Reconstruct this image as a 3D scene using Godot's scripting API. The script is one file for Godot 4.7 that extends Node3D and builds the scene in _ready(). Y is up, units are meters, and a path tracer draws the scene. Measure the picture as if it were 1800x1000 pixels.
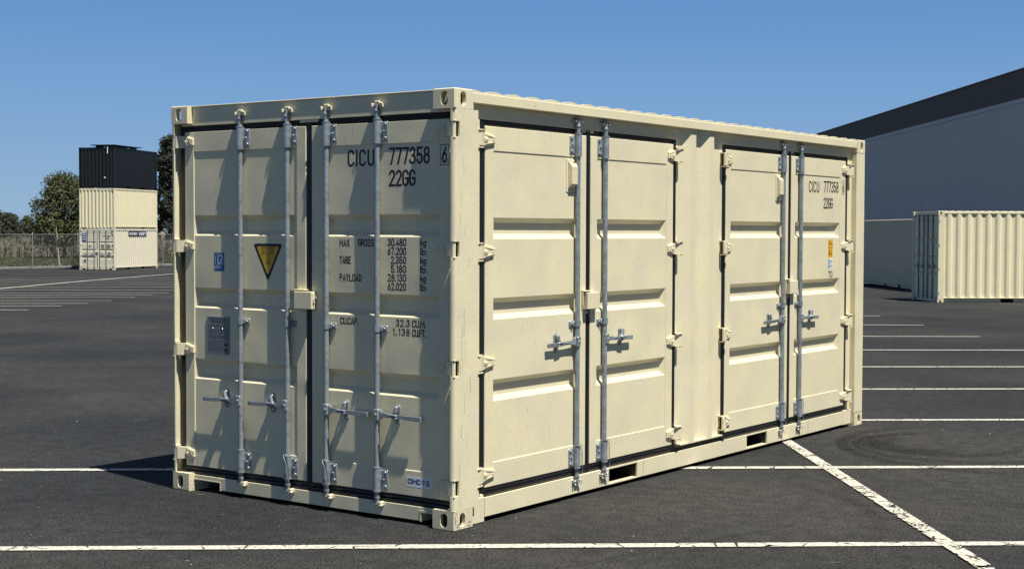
extends Node3D
# A cream side-opening shipping container on a parking lot, other containers and a warehouse behind.

const CAM := Vector3(5.3116, 1.7617, 6.7759)
const YAW := 35.8657
const EXPOSURE := 1.5
const SUN := Vector3(1.213, 2.591, 0.240)
var M := {}
var G := {}
var used := {}
var rng := RandomNumberGenerator.new()

func _ready() -> void:
	rng.seed = 7
	camera_and_light()
	materials()
	glyphs()
	ground()
	warehouse()
	main_container()
	background_containers()
	vegetation_and_fence()

# ------------------------------------------------------------------ camera, sky, sun
func camera_and_light() -> void:
	var cam := Camera3D.new()
	cam.name = "camera"
	cam.fov = 21.738
	cam.near = 0.1
	cam.far = 4000.0
	var b := Basis(Vector3.UP, deg_to_rad(YAW)) * Basis(Vector3.RIGHT, deg_to_rad(-2.0747)) * Basis(Vector3(0, 0, 1), deg_to_rad(0.1769))
	cam.transform = Transform3D(b, CAM)
	add_child(cam)
	cam.current = true
	var env := Environment.new()
	env.background_mode = Environment.BG_SKY
	var sky := Sky.new()
	var sm := PanoramaSkyMaterial.new()
	sm.panorama = clear_sky(EXPOSURE)
	sky.sky_material = sm
	env.sky = sky
	env.tonemap_mode = Environment.TONE_MAPPER_LINEAR
	env.tonemap_exposure = EXPOSURE
	env.sdfgi_enabled = true
	env.ssao_enabled = true
	env.ssil_enabled = true
	env.fog_enabled = false
	env.fog_density = 0.0006
	env.fog_light_color = Color(0.62, 0.70, 0.78)
	var we := WorldEnvironment.new()
	we.name = "world_environment"
	we.environment = env
	add_child(we)
	var sun := DirectionalLight3D.new()
	sun.name = "sun"
	sun.light_energy = 1.6
	sun.light_color = Color(1.0, 0.985, 0.955)
	sun.light_angular_distance = 0.5
	sun.shadow_enabled = true
	sun.directional_shadow_max_distance = 150.0
	sun.look_at_from_position(SUN * 10.0, Vector3.ZERO, Vector3.UP)
	add_child(sun)

func clear_sky(exposure: float) -> ImageTexture:   # cloudless: pale at the horizon, deep overhead, a soft glow round the sun
	var w := 512
	var h := 256
	var ramp := [[0.0, 150, 182, 208], [2.0, 138, 174, 208], [4.5, 121, 163, 209], [9.0, 93, 143, 199], [15.0, 74, 117, 168], [30.0, 52, 82, 126], [90.0, 36, 56, 94]]
	var im := Image.create(w, h, false, Image.FORMAT_RGBF)
	var sd := SUN.normalized()
	for y in h:
		var el := 90.0 - (y + 0.5) / h * 180.0
		var c := Color(0.10, 0.10, 0.10)
		if el > 0.0:
			for i in ramp.size() - 1:
				if el <= ramp[i + 1][0]:
					var f: float = (el - ramp[i][0]) / (ramp[i + 1][0] - ramp[i][0])
					var p: Array = ramp[i]
					var q: Array = ramp[i + 1]
					c = Color8(p[1], p[2], p[3]).srgb_to_linear().lerp(Color8(q[1], q[2], q[3]).srgb_to_linear(), f)
					break
		for x in w:
			var az := (x + 0.5) / w * TAU
			var o := c
			if el > 0.0:
				var e := deg_to_rad(el)
				var d := Vector3(-sin(az) * cos(e), sin(e), cos(az) * cos(e))
				var ang := rad_to_deg(acos(clampf(d.dot(sd), -1, 1)))
				var g := 0.30 * exp(-ang / 11.0) + 0.05 * exp(-ang / 45.0)
				o = Color(c.r + g, c.g + g * 0.97, c.b + g * 0.9)
			im.set_pixel(x, y, Color(o.r / exposure, o.g / exposure, o.b / exposure))
	return ImageTexture.create_from_image(im)

# ------------------------------------------------------------------ mesh helpers
func mb() -> SurfaceTool:
	var s := SurfaceTool.new()
	s.begin(Mesh.PRIMITIVE_TRIANGLES)
	s.set_smooth_group(-1)
	return s

func tri(s: SurfaceTool, a: Vector3, b: Vector3, c: Vector3) -> void:   # counter-clockwise seen from outside
	s.add_vertex(a); s.add_vertex(c); s.add_vertex(b)

func quad(s: SurfaceTool, a: Vector3, b: Vector3, c: Vector3, d: Vector3) -> void:
	tri(s, a, b, c); tri(s, a, c, d)

func tri_out(s: SurfaceTool, a: Vector3, b: Vector3, c: Vector3, o: Vector3) -> void:
	if (b - a).cross(c - a).dot(a - o) >= 0.0: tri(s, a, b, c)
	else: tri(s, a, c, b)

func quad_out(s: SurfaceTool, a: Vector3, b: Vector3, c: Vector3, d: Vector3, o: Vector3) -> void:
	tri_out(s, a, b, c, o); tri_out(s, a, c, d, o)

func box(s: SurfaceTool, p: Vector3, q: Vector3, bev := 0.0, t := Transform3D.IDENTITY) -> void:
	var lo := Vector3(minf(p.x, q.x), minf(p.y, q.y), minf(p.z, q.z))
	var hi := Vector3(maxf(p.x, q.x), maxf(p.y, q.y), maxf(p.z, q.z))
	var c := (lo + hi) * 0.5
	var h := (hi - lo) * 0.5
	bev = minf(bev, minf(h.x, minf(h.y, h.z)) * 0.8)
	var o := t * c
	var f := func(ax: int, sx: float, u: float, v: float) -> Vector3:
		var e := Vector3.ZERO
		e[ax] = sx * h[ax]
		var a1 := (ax + 1) % 3
		var a2 := (ax + 2) % 3
		e[a1] = u * (h[a1] - bev)
		e[a2] = v * (h[a2] - bev)
		return t * (c + e)
	for ax in 3:
		for sx in [-1.0, 1.0]:
			quad_out(s, f.call(ax, sx, -1.0, -1.0), f.call(ax, sx, 1.0, -1.0), f.call(ax, sx, 1.0, 1.0), f.call(ax, sx, -1.0, 1.0), o)
	if bev <= 0.0: return
	for ax in 3:   # edges along axis ax
		var a1 := (ax + 1) % 3
		var a2 := (ax + 2) % 3
		for s1 in [-1.0, 1.0]:
			for s2 in [-1.0, 1.0]:
				var p4 := []
				for k in [[a1, -1.0], [a1, 1.0], [a2, 1.0], [a2, -1.0]]:
					var e := Vector3.ZERO
					e[ax] = k[1] * (h[ax] - bev)
					e[a1] = s1 * (h[a1] - (0.0 if k[0] == a1 else bev))
					e[a2] = s2 * (h[a2] - (0.0 if k[0] == a2 else bev))
					p4.append(t * (c + e))
				quad_out(s, p4[0], p4[1], p4[2], p4[3], o)
	for sx in [-1.0, 1.0]:
		for sy in [-1.0, 1.0]:
			for sz in [-1.0, 1.0]:
				var k := Vector3(sx, sy, sz)
				tri_out(s, t * (c + k * (h - Vector3(0, bev, bev))), t * (c + k * (h - Vector3(bev, 0, bev))), t * (c + k * (h - Vector3(bev, bev, 0))), o)

func prism(s: SurfaceTool, pts: Array, z0: float, z1: float, t := Transform3D.IDENTITY, caps := true, bev := 0.0) -> void:   # outline in x, y pulled along z
	var poly := PackedVector2Array(pts)
	if Geometry2D.is_polygon_clockwise(poly): poly.reverse()
	var n := poly.size()
	var za := minf(z0, z1)
	var zb := maxf(z0, z1)
	var top := poly
	if bev > 0.0:
		var off := Geometry2D.offset_polygon(poly, -bev, Geometry2D.JOIN_MITER)
		if off.size() == 1 and off[0].size() == n:
			var oo: PackedVector2Array = off[0]
			if Geometry2D.is_polygon_clockwise(oo): oo.reverse()
			var best := 0   # align the first corner
			for i in n:
				if oo[i].distance_to(poly[0]) < oo[best].distance_to(poly[0]): best = i
			top = PackedVector2Array()
			for i in n: top.append(oo[(best + i) % n])
		else: bev = 0.0
	for i in n:
		var a := poly[i]
		var b := poly[(i + 1) % n]
		quad(s, t * Vector3(a.x, a.y, za), t * Vector3(b.x, b.y, za), t * Vector3(b.x, b.y, zb - bev), t * Vector3(a.x, a.y, zb - bev))
		if bev > 0.0:
			var a2 := top[i]
			var b2 := top[(i + 1) % n]
			quad(s, t * Vector3(a.x, a.y, zb - bev), t * Vector3(b.x, b.y, zb - bev), t * Vector3(b2.x, b2.y, zb), t * Vector3(a2.x, a2.y, zb))
	if caps:
		for k in 2:
			var pl := top if k == 1 else poly
			var idx := Geometry2D.triangulate_polygon(pl)
			for i in range(0, idx.size(), 3):
				var a := pl[idx[i]]
				var b := pl[idx[i + 1]]
				var c := pl[idx[i + 2]]
				if (b - a).cross(c - a) < 0.0:
					var w := b
					b = c
					c = w
				if k == 1: tri(s, t * Vector3(a.x, a.y, zb), t * Vector3(b.x, b.y, zb), t * Vector3(c.x, c.y, zb))
				else: tri(s, t * Vector3(a.x, a.y, za), t * Vector3(c.x, c.y, za), t * Vector3(b.x, b.y, za))

func tube(s: SurfaceTool, path: Array, r, n := 12, caps := true) -> void:   # r: a number or one radius per point
	var rings := []
	var up := Vector3.UP
	for i in path.size():
		var d: Vector3 = (path[mini(i + 1, path.size() - 1)] - path[maxi(i - 1, 0)]).normalized()
		if absf(d.dot(up)) > 0.9: up = Vector3.RIGHT if absf(d.x) < 0.8 else Vector3(0, 0, 1)
		var u := up.cross(d).normalized()
		var v := d.cross(u)
		var rad: float = r[i] if r is Array else r
		var ring := []
		for k in n:
			var a := TAU * k / n
			ring.append(path[i] + (u * cos(a) + v * sin(a)) * rad)
		rings.append(ring)
	s.set_smooth_group(1)
	for i in path.size() - 1:
		for k in n:
			var k2 := (k + 1) % n
			quad(s, rings[i][k], rings[i][k2], rings[i + 1][k2], rings[i + 1][k])
	s.set_smooth_group(-1)
	if caps:
		for k in range(1, n - 1):
			tri(s, rings[0][0], rings[0][k + 1], rings[0][k])
			tri(s, rings[-1][0], rings[-1][k], rings[-1][k + 1])

func bolt(s: SurfaceTool, c: Vector3, r: float, h: float, d := Vector3(0, 0, 1)) -> void:
	tube(s, [c, c + d * h * 0.6, c + d * h], [r, r, r * 0.7], 8)

func mesh_of(s: SurfaceTool) -> ArrayMesh:
	s.generate_normals()
	return s.commit()

func obj(called: String, s, mat: Material, parent: Node, t := Transform3D.IDENTITY) -> MeshInstance3D:
	var o := MeshInstance3D.new()
	o.mesh = mesh_of(s) if s is SurfaceTool else s
	o.material_override = mat
	o.transform = t
	var k := called
	var key := str(parent.get_instance_id()) + called
	if used.has(key): k = "%s_%03d" % [called, used[key]]
	used[key] = used.get(key, 0) + 1
	o.name = k
	parent.add_child(o, true)
	return o

func thing(called: String, label: String, category: String, t := Transform3D.IDENTITY, group := "") -> Node3D:
	var o := Node3D.new()
	o.name = called if not used.has("top" + called) else "%s_%03d" % [called, used["top" + called]]
	used["top" + called] = used.get("top" + called, 0) + 1
	o.transform = t
	tag(o, label, category, group)
	add_child(o, true)
	return o

func tag(o: Node, label: String, category: String, group := "") -> void:
	o.set_meta("label", label)
	o.set_meta("category", category)
	if group: o.set_meta("group", group)

func structure(called: String, s, mat: Material) -> MeshInstance3D:
	var o := obj(called, s, mat, self)
	o.set_meta("kind", "structure")
	return o

func at(x: float, y := 0.0, z := 0.0) -> Transform3D:
	return Transform3D(Basis.IDENTITY, Vector3(x, y, z))

# lateral and forward metres from where the photograph was taken, along the lot's own axes
func lot(x: float, d: float) -> Vector3:
	var r := Vector3(cos(deg_to_rad(YAW)), 0, -sin(deg_to_rad(YAW)))
	var f := Vector3(-sin(deg_to_rad(YAW)), 0, -cos(deg_to_rad(YAW)))
	var p := Vector3(CAM.x, 0, CAM.z) + r * x + f * d
	p.y = ground_y(p.x, p.z)
	return p

func ground_y(x: float, z: float) -> float:   # the lot is level round the container and drains away beyond
	var r := Vector2(x - CAM.x, z - CAM.z).length()
	var y := 0.0
	if r > 18.0:
		y = -0.0112 * (r - 18.0) * (r - 18.0) / 28.0 if r < 32.0 else -0.0112 * (r - 25.0)
	return maxf(y, -0.0112 * 72.0)

# ------------------------------------------------------------------ materials
func noise(freq: float, kind := FastNoiseLite.TYPE_SIMPLEX_SMOOTH, oct := 4, sd := 1) -> FastNoiseLite:
	var n := FastNoiseLite.new()
	n.noise_type = kind
	n.frequency = freq
	n.seed = sd
	n.fractal_type = FastNoiseLite.FRACTAL_FBM if oct > 1 else FastNoiseLite.FRACTAL_NONE
	n.fractal_octaves = oct
	return n

func grey(n: FastNoiseLite, size: int, h := 0) -> PackedByteArray:
	var im := n.get_seamless_image(size, size if h == 0 else h)
	im.convert(Image.FORMAT_L8)
	return im.get_data()

func rgb(size: int, data: PackedByteArray, alpha := false, h := 0) -> ImageTexture:
	var im := Image.create_from_data(size, size if h == 0 else h, false, Image.FORMAT_RGBA8 if alpha else Image.FORMAT_RGB8, data)
	im.generate_mipmaps()
	return ImageTexture.create_from_image(im)

func plain(lin: Color, rough := 0.6, metal := 0.0) -> StandardMaterial3D:
	var m := StandardMaterial3D.new()
	m.albedo_color = lin.linear_to_srgb()
	m.roughness = rough
	m.metallic = metal
	return m

func world_map(m: StandardMaterial3D, tex: Texture2D, metres: float) -> void:
	m.albedo_texture = tex
	m.uv1_triplanar = true
	m.uv1_world_triplanar = true
	m.uv1_scale = Vector3.ONE / metres

func paint_tex(sd: int, wear: float) -> ImageTexture:
	var sz := 1024
	var a := grey(noise(0.004, FastNoiseLite.TYPE_SIMPLEX_SMOOTH, 4, sd), sz)
	var b := grey(noise(0.09, FastNoiseLite.TYPE_SIMPLEX_SMOOTH, 2, sd + 1), sz)
	var c := grey(noise(0.03, FastNoiseLite.TYPE_SIMPLEX, 3, sd + 2), sz)
	var d := PackedByteArray()
	d.resize(sz * sz * 3)
	for i in sz * sz:
		var v: float = 0.965 + (a[i] - 128) * 0.0002 + (b[i] - 128) * 0.00032
		var k := clampf((c[i] - (236.0 - 55.0 * wear)) / 12.0, 0.0, 1.0) * clampf((b[i] - 110.0) / 30.0, 0.0, 1.0)
		var warm := (a[i] - 128) * 0.00012
		d[i * 3] = int(clampf(lerpf(v, 0.30, k), 0, 1) * 255)
		d[i * 3 + 1] = int(clampf(lerpf(v - 0.2 * warm, 0.26, k), 0, 1) * 255)
		d[i * 3 + 2] = int(clampf(lerpf(v - warm * 2.0, 0.22, k), 0, 1) * 255)
	if wear < 0.5:   # a few fine scrapes
		for k in 26:
			var x := rng.randf() * sz
			var y := rng.randf() * sz
			var l := rng.randf_range(10, 70)
			var tilt := rng.randf_range(-0.12, 0.12)
			var shade := rng.randf_range(0.62, 0.85)
			for j in int(l):
				var px := int(x + tilt * j + sz) % sz
				var py := int(y + j) % sz
				for q in 3: d[(py * sz + px) * 3 + q] = int(d[(py * sz + px) * 3 + q] * shade)
	return rgb(sz, d)

func normal_tex(n: FastNoiseLite, size: int, strength: float) -> ImageTexture:
	var im := n.get_seamless_image(size, size)
	im.convert(Image.FORMAT_RGBA8)
	im.bump_map_to_normal_map(strength)
	im.generate_mipmaps()
	return ImageTexture.create_from_image(im)

func materials() -> void:
	var wavy := normal_tex(noise(0.006, FastNoiseLite.TYPE_SIMPLEX_SMOOTH, 2, 31), 512, 6.0)
	var t_paint := paint_tex(11, 0.0)
	var cream := Color(0.745, 0.672, 0.452)
	var m := plain(cream, 0.42)
	world_map(m, t_paint, 1.9)
	m.normal_enabled = true
	m.normal_texture = wavy
	m.normal_scale = 0.22
	M.cream = m
	m = plain(cream * 0.98, 0.5)
	world_map(m, paint_tex(23, 0.86), 0.6)
	M.worn = m
	m = plain(Color(0.84, 0.76, 0.50), 0.55)
	world_map(m, t_paint, 2.3)
	M.far_cream = m
	m = plain(Color(0.78, 0.72, 0.54), 0.6)
	world_map(m, t_paint, 2.7)
	M.far_grey_cream = m
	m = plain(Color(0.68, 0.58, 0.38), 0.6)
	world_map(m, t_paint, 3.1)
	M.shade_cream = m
	m = plain(Color(0.0085, 0.0085, 0.009), 0.40)
	M.black_paint = m
	M.rubber = plain(Color(0.008, 0.0085, 0.010), 0.42)
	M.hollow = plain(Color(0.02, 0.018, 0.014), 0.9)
	M.ink = plain(Color(0.012, 0.012, 0.012), 0.6)
	M.white_ink = plain(Color(0.75, 0.78, 0.8), 0.5)
	M.blue_ink = plain(Color(0.02, 0.09, 0.26), 0.5)
	M.navy = plain(Color(0.015, 0.035, 0.10), 0.5)
	M.label_white = plain(Color(0.72, 0.74, 0.76), 0.45)
	M.yellow = plain(Color(0.62, 0.36, 0.018), 0.5)
	M.orange = plain(Color(0.70, 0.36, 0.03), 0.5)
	M.green = plain(Color(0.10, 0.22, 0.13), 0.5)
	M.dull_zinc = plain(Color(0.24, 0.24, 0.235), 0.6, 0.2)
	M.crack = plain(Color(0.022, 0.021, 0.020), 0.95)
	M.scrape = plain(Color(0.15, 0.145, 0.135), 0.9)
	M.scuff = plain(Color(0.27, 0.225, 0.15), 0.8)
	M.floor_wood = plain(Color(0.12, 0.08, 0.05), 0.8)
	# galvanised steel
	var sz := 256
	var g1 := grey(noise(0.06, FastNoiseLite.TYPE_CELLULAR, 1, 41), sz)
	var g2 := grey(noise(0.015, FastNoiseLite.TYPE_SIMPLEX_SMOOTH, 3, 42), sz)
	var d := PackedByteArray()
	d.resize(sz * sz * 3)
	for i in sz * sz:
		var v := clampf(0.88 + (g1[i] - 128) * 0.0007 + (g2[i] - 128) * 0.0009, 0, 1)
		for q in 3: d[i * 3 + q] = int(v * 255)
	m = plain(Color(0.41, 0.455, 0.48), 0.40, 0.4)
	world_map(m, rgb(sz, d), 0.35)
	M.zinc = m
	m = plain(Color(0.62, 0.60, 0.55), 0.38, 0.45)
	world_map(m, rgb(sz, d), 0.2)
	M.cast_zinc = m
	M.plate = plain(Color(0.19, 0.20, 0.205), 0.5, 0.2)
	M.steel = plain(Color(0.75, 0.76, 0.78), 0.25, 1.0)
	# asphalt: stone-size speckle, pits and grit, over it broad tone
	sz = 1536
	var p1 := grey(noise(0.16, FastNoiseLite.TYPE_SIMPLEX, 3, 51), sz)
	var p2 := grey(noise(0.02, FastNoiseLite.TYPE_SIMPLEX_SMOOTH, 5, 52), sz)
	var p3 := grey(noise(0.07, FastNoiseLite.TYPE_SIMPLEX, 2, 53), sz)
	var p4 := grey(noise(0.10, FastNoiseLite.TYPE_SIMPLEX, 2, 54), sz)
	d = PackedByteArray()
	d.resize(sz * sz * 3)
	var hgt := PackedByteArray()
	hgt.resize(sz * sz)
	for i in sz * sz:
		var v: float = 0.56 + (p1[i] - 128) * 0.0018 + (p2[i] - 128) * 0.0006
		if p3[i] < 38: v -= 0.28 * clampf((38 - p3[i]) / 14.0, 0, 1)
		if p4[i] > 222: v += 0.32 * clampf((p4[i] - 222) / 16.0, 0, 1)
		v = clampf(v, 0.05, 1.0)
		d[i * 3] = int(v * 255)
		d[i * 3 + 1] = int(v * 252)
		d[i * 3 + 2] = int(v * 248)
		hgt[i] = clampi(p1[i] / 2 + p3[i] / 2, 0, 255)
	var him := Image.create_from_data(sz, sz, false, Image.FORMAT_L8, hgt)
	him.convert(Image.FORMAT_RGBA8)
	him.bump_map_to_normal_map(3.0)
	him.generate_mipmaps()
	var q1 := grey(noise(0.006, FastNoiseLite.TYPE_SIMPLEX_SMOOTH, 5, 61), 1024)
	var q2 := grey(noise(0.02, FastNoiseLite.TYPE_SIMPLEX_SMOOTH, 4, 62), 1024)
	var q3 := grey(noise(0.012, FastNoiseLite.TYPE_CELLULAR, 1, 63), 1024)
	var dd := PackedByteArray()
	dd.resize(1024 * 1024 * 4)
	for i in 1024 * 1024:
		var v: float = 0.80 + (q1[i] - 128) * 0.0011 + (q2[i] - 128) * 0.0004
		v = clampf(v, 0.66, 1.0)
		var warm := clampf((q1[i] - 128) * 0.0004, -0.02, 0.02)
		dd[i * 4] = int(clampf(v * (1.0 + warm), 0, 1) * 255)
		dd[i * 4 + 1] = int(v * 255)
		dd[i * 4 + 2] = int(clampf(v * (1.0 - warm), 0, 1) * 255)
		dd[i * 4 + 3] = 255
	m = plain(Color(0.174, 0.178, 0.177), 0.86)
	m.metallic_specular = 0.28
	m.albedo_texture = rgb(sz, d)
	m.uv1_scale = Vector3.ONE / 5.5
	m.normal_enabled = true
	m.normal_texture = ImageTexture.create_from_image(him)
	m.normal_scale = 0.7
	m.detail_enabled = true
	m.detail_albedo = rgb(1024, dd, true)
	m.detail_blend_mode = BaseMaterial3D.BLEND_MODE_MUL
	m.detail_uv_layer = BaseMaterial3D.DETAIL_UV_2
	m.uv2_scale = Vector3.ONE / 31.0
	M.asphalt = m
	# worn white line paint: cracks and missing flakes are holes
	sz = 1024
	var w1 := grey(noise(0.05, FastNoiseLite.TYPE_SIMPLEX, 4, 71), sz)
	var w2 := grey(noise(0.008, FastNoiseLite.TYPE_SIMPLEX_SMOOTH, 3, 72), sz)
	var cel := noise(0.010, FastNoiseLite.TYPE_CELLULAR, 1, 73)
	cel.cellular_return_type = FastNoiseLite.RETURN_DISTANCE2_SUB
	var w3 := grey(cel, sz)
	d = PackedByteArray()
	d.resize(sz * sz * 4)
	for i in sz * sz:
		var v := clampf(0.93 + (w1[i] - 128) * 0.0016, 0, 1)
		d[i * 4] = int(v * 255)
		d[i * 4 + 1] = int(v * 252)
		d[i * 4 + 2] = int(v * 240)
		var gone: bool = w1[i] * 0.75 + w2[i] * 0.45 < 76 or (w3[i] < 9 and w2[i] < 150)
		d[i * 4 + 3] = 0 if gone else 255
	m = plain(Color(0.56, 0.55, 0.51), 0.8)
	world_map(m, rgb(sz, d, true), 2.2)
	m.transparency = BaseMaterial3D.TRANSPARENCY_ALPHA_SCISSOR
	m.alpha_scissor_threshold = 0.5
	M.line = m
	for i in sz * sz:
		var gone: bool = w1[i] * 0.8 + w2[i] * 0.5 < 127 or (w3[i] < 16 and w2[i] < 170)
		d[i * 4 + 3] = 0 if gone else 255
	m = plain(Color(0.58, 0.56, 0.51), 0.8)
	world_map(m, rgb(sz, d, true), 1.7)
	m.transparency = BaseMaterial3D.TRANSPARENCY_ALPHA_SCISSOR
	m.alpha_scissor_threshold = 0.5
	M.old_line = m
	# rubber left by turning tyres: a thin film, streaky and fading to its edges
	var rw := 512
	var rh := 64
	var s1 := grey(noise(0.09, FastNoiseLite.TYPE_SIMPLEX, 2, 81), rw, rh)
	d = PackedByteArray()
	d.resize(rw * rh * 4)
	for y in rh:
		for x in rw:
			var i := y * rw + x
			var edge := clampf(minf(y, rh - 1 - y) / 14.0, 0, 1) * clampf(minf(x, rw - 1 - x) / 90.0, 0, 1)
			var st := 0.55 + 0.45 * sin(x * 0.55 + y * 0.03)
			d[i * 4] = 255; d[i * 4 + 1] = 255; d[i * 4 + 2] = 255
			d[i * 4 + 3] = int(clampf(edge * (0.35 + (s1[i] - 110) * 0.004) * (0.5 + 0.5 * st), 0, 0.75) * 255)
	m = plain(Color(0.012, 0.012, 0.013), 0.7)
	m.albedo_texture = rgb(rw, d, true, rh)
	m.transparency = BaseMaterial3D.TRANSPARENCY_ALPHA
	M.tyre_film = m
	m = m.duplicate()
	m.albedo_color.a = 0.30
	M.faint_film = m
	M.tyre_film.albedo_color.a = 0.62
	# soil, verge, stone
	for k in [["verge", Color(0.075, 0.085, 0.034), 91], ["field", Color(0.235, 0.185, 0.105), 92], ["concrete", Color(0.34, 0.33, 0.30), 93], ["wall", Color(0.74, 0.70, 0.66), 94], ["dark_band", Color(0.15, 0.135, 0.115), 95], ["trim", Color(0.72, 0.72, 0.72), 96]]:
		var n1 := grey(noise(0.02, FastNoiseLite.TYPE_SIMPLEX_SMOOTH, 5, k[2]), 256)
		d = PackedByteArray()
		d.resize(256 * 256 * 3)
		var amp := 0.0045 if k[0] in ["verge", "field"] else 0.00018
		for i in 256 * 256:
			var v := clampf(0.85 + (n1[i] - 128) * amp, 0, 1)
			for q in 3: d[i * 3 + q] = int(v * 255)
		m = plain(k[1], 0.9)
		world_map(m, rgb(256, d), 7.0)
		M[k[0]] = m
	M.bark = plain(Color(0.055, 0.042, 0.03), 0.9)
	M.pale_bark = plain(Color(0.38, 0.33, 0.25), 0.9)
	m = plain(Color(1, 1, 1), 0.75)
	m.vertex_color_use_as_albedo = true
	m.cull_mode = BaseMaterial3D.CULL_DISABLED
	m.backlight_enabled = true
	m.backlight = Color(0.25, 0.28, 0.1)
	M.leaf = m
	m = plain(Color(1, 1, 1), 0.95)
	m.vertex_color_use_as_albedo = true
	m.cull_mode = BaseMaterial3D.CULL_DISABLED
	M.straw = m
	M.fence = plain(Color(0.36, 0.37, 0.37), 0.5, 0.5)
	M.solar = plain(Color(0.008, 0.010, 0.016), 0.25)

# ------------------------------------------------------------------ lettering of one stroke
func arc(cx: float, cy: float, rx: float, ry: float, a0: float, a1: float, n := 9) -> Array:
	var out := []
	for i in n + 1:
		var a := deg_to_rad(lerpf(a0, a1, float(i) / n))
		out.append(Vector2(cx + rx * cos(a), cy + ry * sin(a)))
	return out

func glyphs() -> void:
	var v := func(l: Array) -> Array:
		var o := []
		for i in range(0, l.size(), 2): o.append(Vector2(l[i], l[i + 1]))
		return o
	var c_: Array = arc(.5, .77, .5, .23, 8, 180) + arc(.5, .23, .5, .23, 180, 352)
	G["C"] = [c_]
	var o_: Array = arc(.5, .77, .5, .23, 0, 180) + arc(.5, .23, .5, .23, 180, 360)
	o_.append(o_[0])
	G["O"] = [o_]; G["0"] = [o_]
	G["I"] = [v.call([0, 0, 0, 1])]
	G["|"] = G["I"]
	G["U"] = [v.call([0, 1]) + arc(.5, .23, .5, .23, 180, 360) + v.call([1, 1])]
	G["G"] = [arc(.5, .77, .5, .23, 5, 180) + arc(.5, .23, .5, .23, 180, 360) + v.call([1, .47, .55, .47])]
	G["7"] = [v.call([0, 1, 1, 1, .32, 0])]
	G["3"] = [arc(.47, .76, .46, .24, 165, -85) + arc(.45, .26, .53, .26, 85, -165)]
	G["5"] = [v.call([.95, 1, .1, 1, .06, .52]) + arc(.48, .30, .5, .30, 115, -160)]
	var e8: Array = arc(.5, .76, .42, .24, -90, 270, 14)
	G["8"] = [e8, arc(.5, .27, .5, .27, 90, 450, 14)]
	G["6"] = [v.call([.78, 1]) + arc(.5, .30, .5, .30, 155, 515, 16)]
	G["9"] = [v.call([.22, 0]) + arc(.5, .70, .5, .30, -25, 335, 16)]
	G["2"] = [arc(.5, .74, .48, .26, 165, -22) + v.call([.02, 0, 1, 0])]
	G["4"] = [v.call([.74, 0, .74, 1, 0, .27, 1, .27])]
	G["1"] = [v.call([.2, .82, .55, 1, .55, 0])]
	G["M"] = [v.call([0, 0, 0, 1, .5, .35, 1, 1, 1, 0])]
	G["A"] = [v.call([0, 0, .5, 1, 1, 0]), v.call([.2, .3, .8, .3])]
	G["X"] = [v.call([0, 0, 1, 1]), v.call([0, 1, 1, 0])]
	var p_: Array = v.call([0, 0, 0, 1, .45, 1]) + arc(.45, .74, .5, .26, 80, -90) + v.call([0, .48])
	G["P"] = [p_]
	G["R"] = [p_, v.call([.45, .48, 1, 0])]
	G["S"] = [arc(.5, .75, .48, .25, 20, 250) + arc(.5, .25, .5, .25, 70, -160)]
	G["T"] = [v.call([0, 1, 1, 1]), v.call([.5, 1, .5, 0])]
	G["E"] = [v.call([1, 1, 0, 1, 0, 0, 1, 0]), v.call([0, .52, .8, .52])]
	G["F"] = [v.call([1, 1, 0, 1, 0, 0]), v.call([0, .52, .8, .52])]
	G["Y"] = [v.call([0, 1, .5, .45, 1, 1]), v.call([.5, .45, .5, 0])]
	G["L"] = [v.call([0, 1, 0, 0, 1, 0])]
	G["D"] = [v.call([0, 0, 0, 1, .4, 1]) + arc(.4, .5, .6, .5, 80, -80) + v.call([.4, 0, 0, 0])]
	G["B"] = [v.call([0, 0, 0, 1, .4, 1]) + arc(.4, .76, .5, .24, 80, -80) + v.call([0, .5]), arc(.4, .26, .58, .25, 85, -85) + v.call([0, .01])]
	G["N"] = [v.call([0, 0, 0, 1, 1, 0, 1, 1])]
	G["H"] = [v.call([0, 0, 0, 1]), v.call([1, 0, 1, 1]), v.call([0, .5, 1, .5])]
	G["W"] = [v.call([0, 1, .25, 0, .5, .7, .75, 0, 1, 1])]
	G["V"] = [v.call([0, 1, .5, 0, 1, 1])]
	G["K"] = [v.call([0, 0, 0, 1]), v.call([1, 1, 0, .4]), v.call([.35, .6, 1, 0])]
	G["J"] = [v.call([.9, 1]) + arc(.45, .25, .45, .25, 0, -170)]
	G["k"] = [v.call([0, 0, 0, 1]), v.call([.9, .62, 0, .25]), v.call([.35, .4, 1, 0])]
	G["g"] = [arc(.5, .33, .5, .30, 0, 360, 14), v.call([1, .62, 1, -.1]) + arc(.5, -.08, .5, .22, 0, -150)]
	G["l"] = G["I"]
	G["b"] = [v.call([0, 1, 0, 0]), arc(.5, .30, .5, .30, 180, 540, 14)]
	G["."] = [v.call([0, 0, 0, .11])]
	G[","] = [v.call([.1, .1, -.1, -.1])]

func glyph_w(ch: String) -> float:
	if ch in "I|l": return 0.02
	if ch in ".,": return 0.08
	if ch == " ": return 0.55
	if ch in "1": return 0.6
	if ch in "MW": return 1.25
	return 1.0

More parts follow.
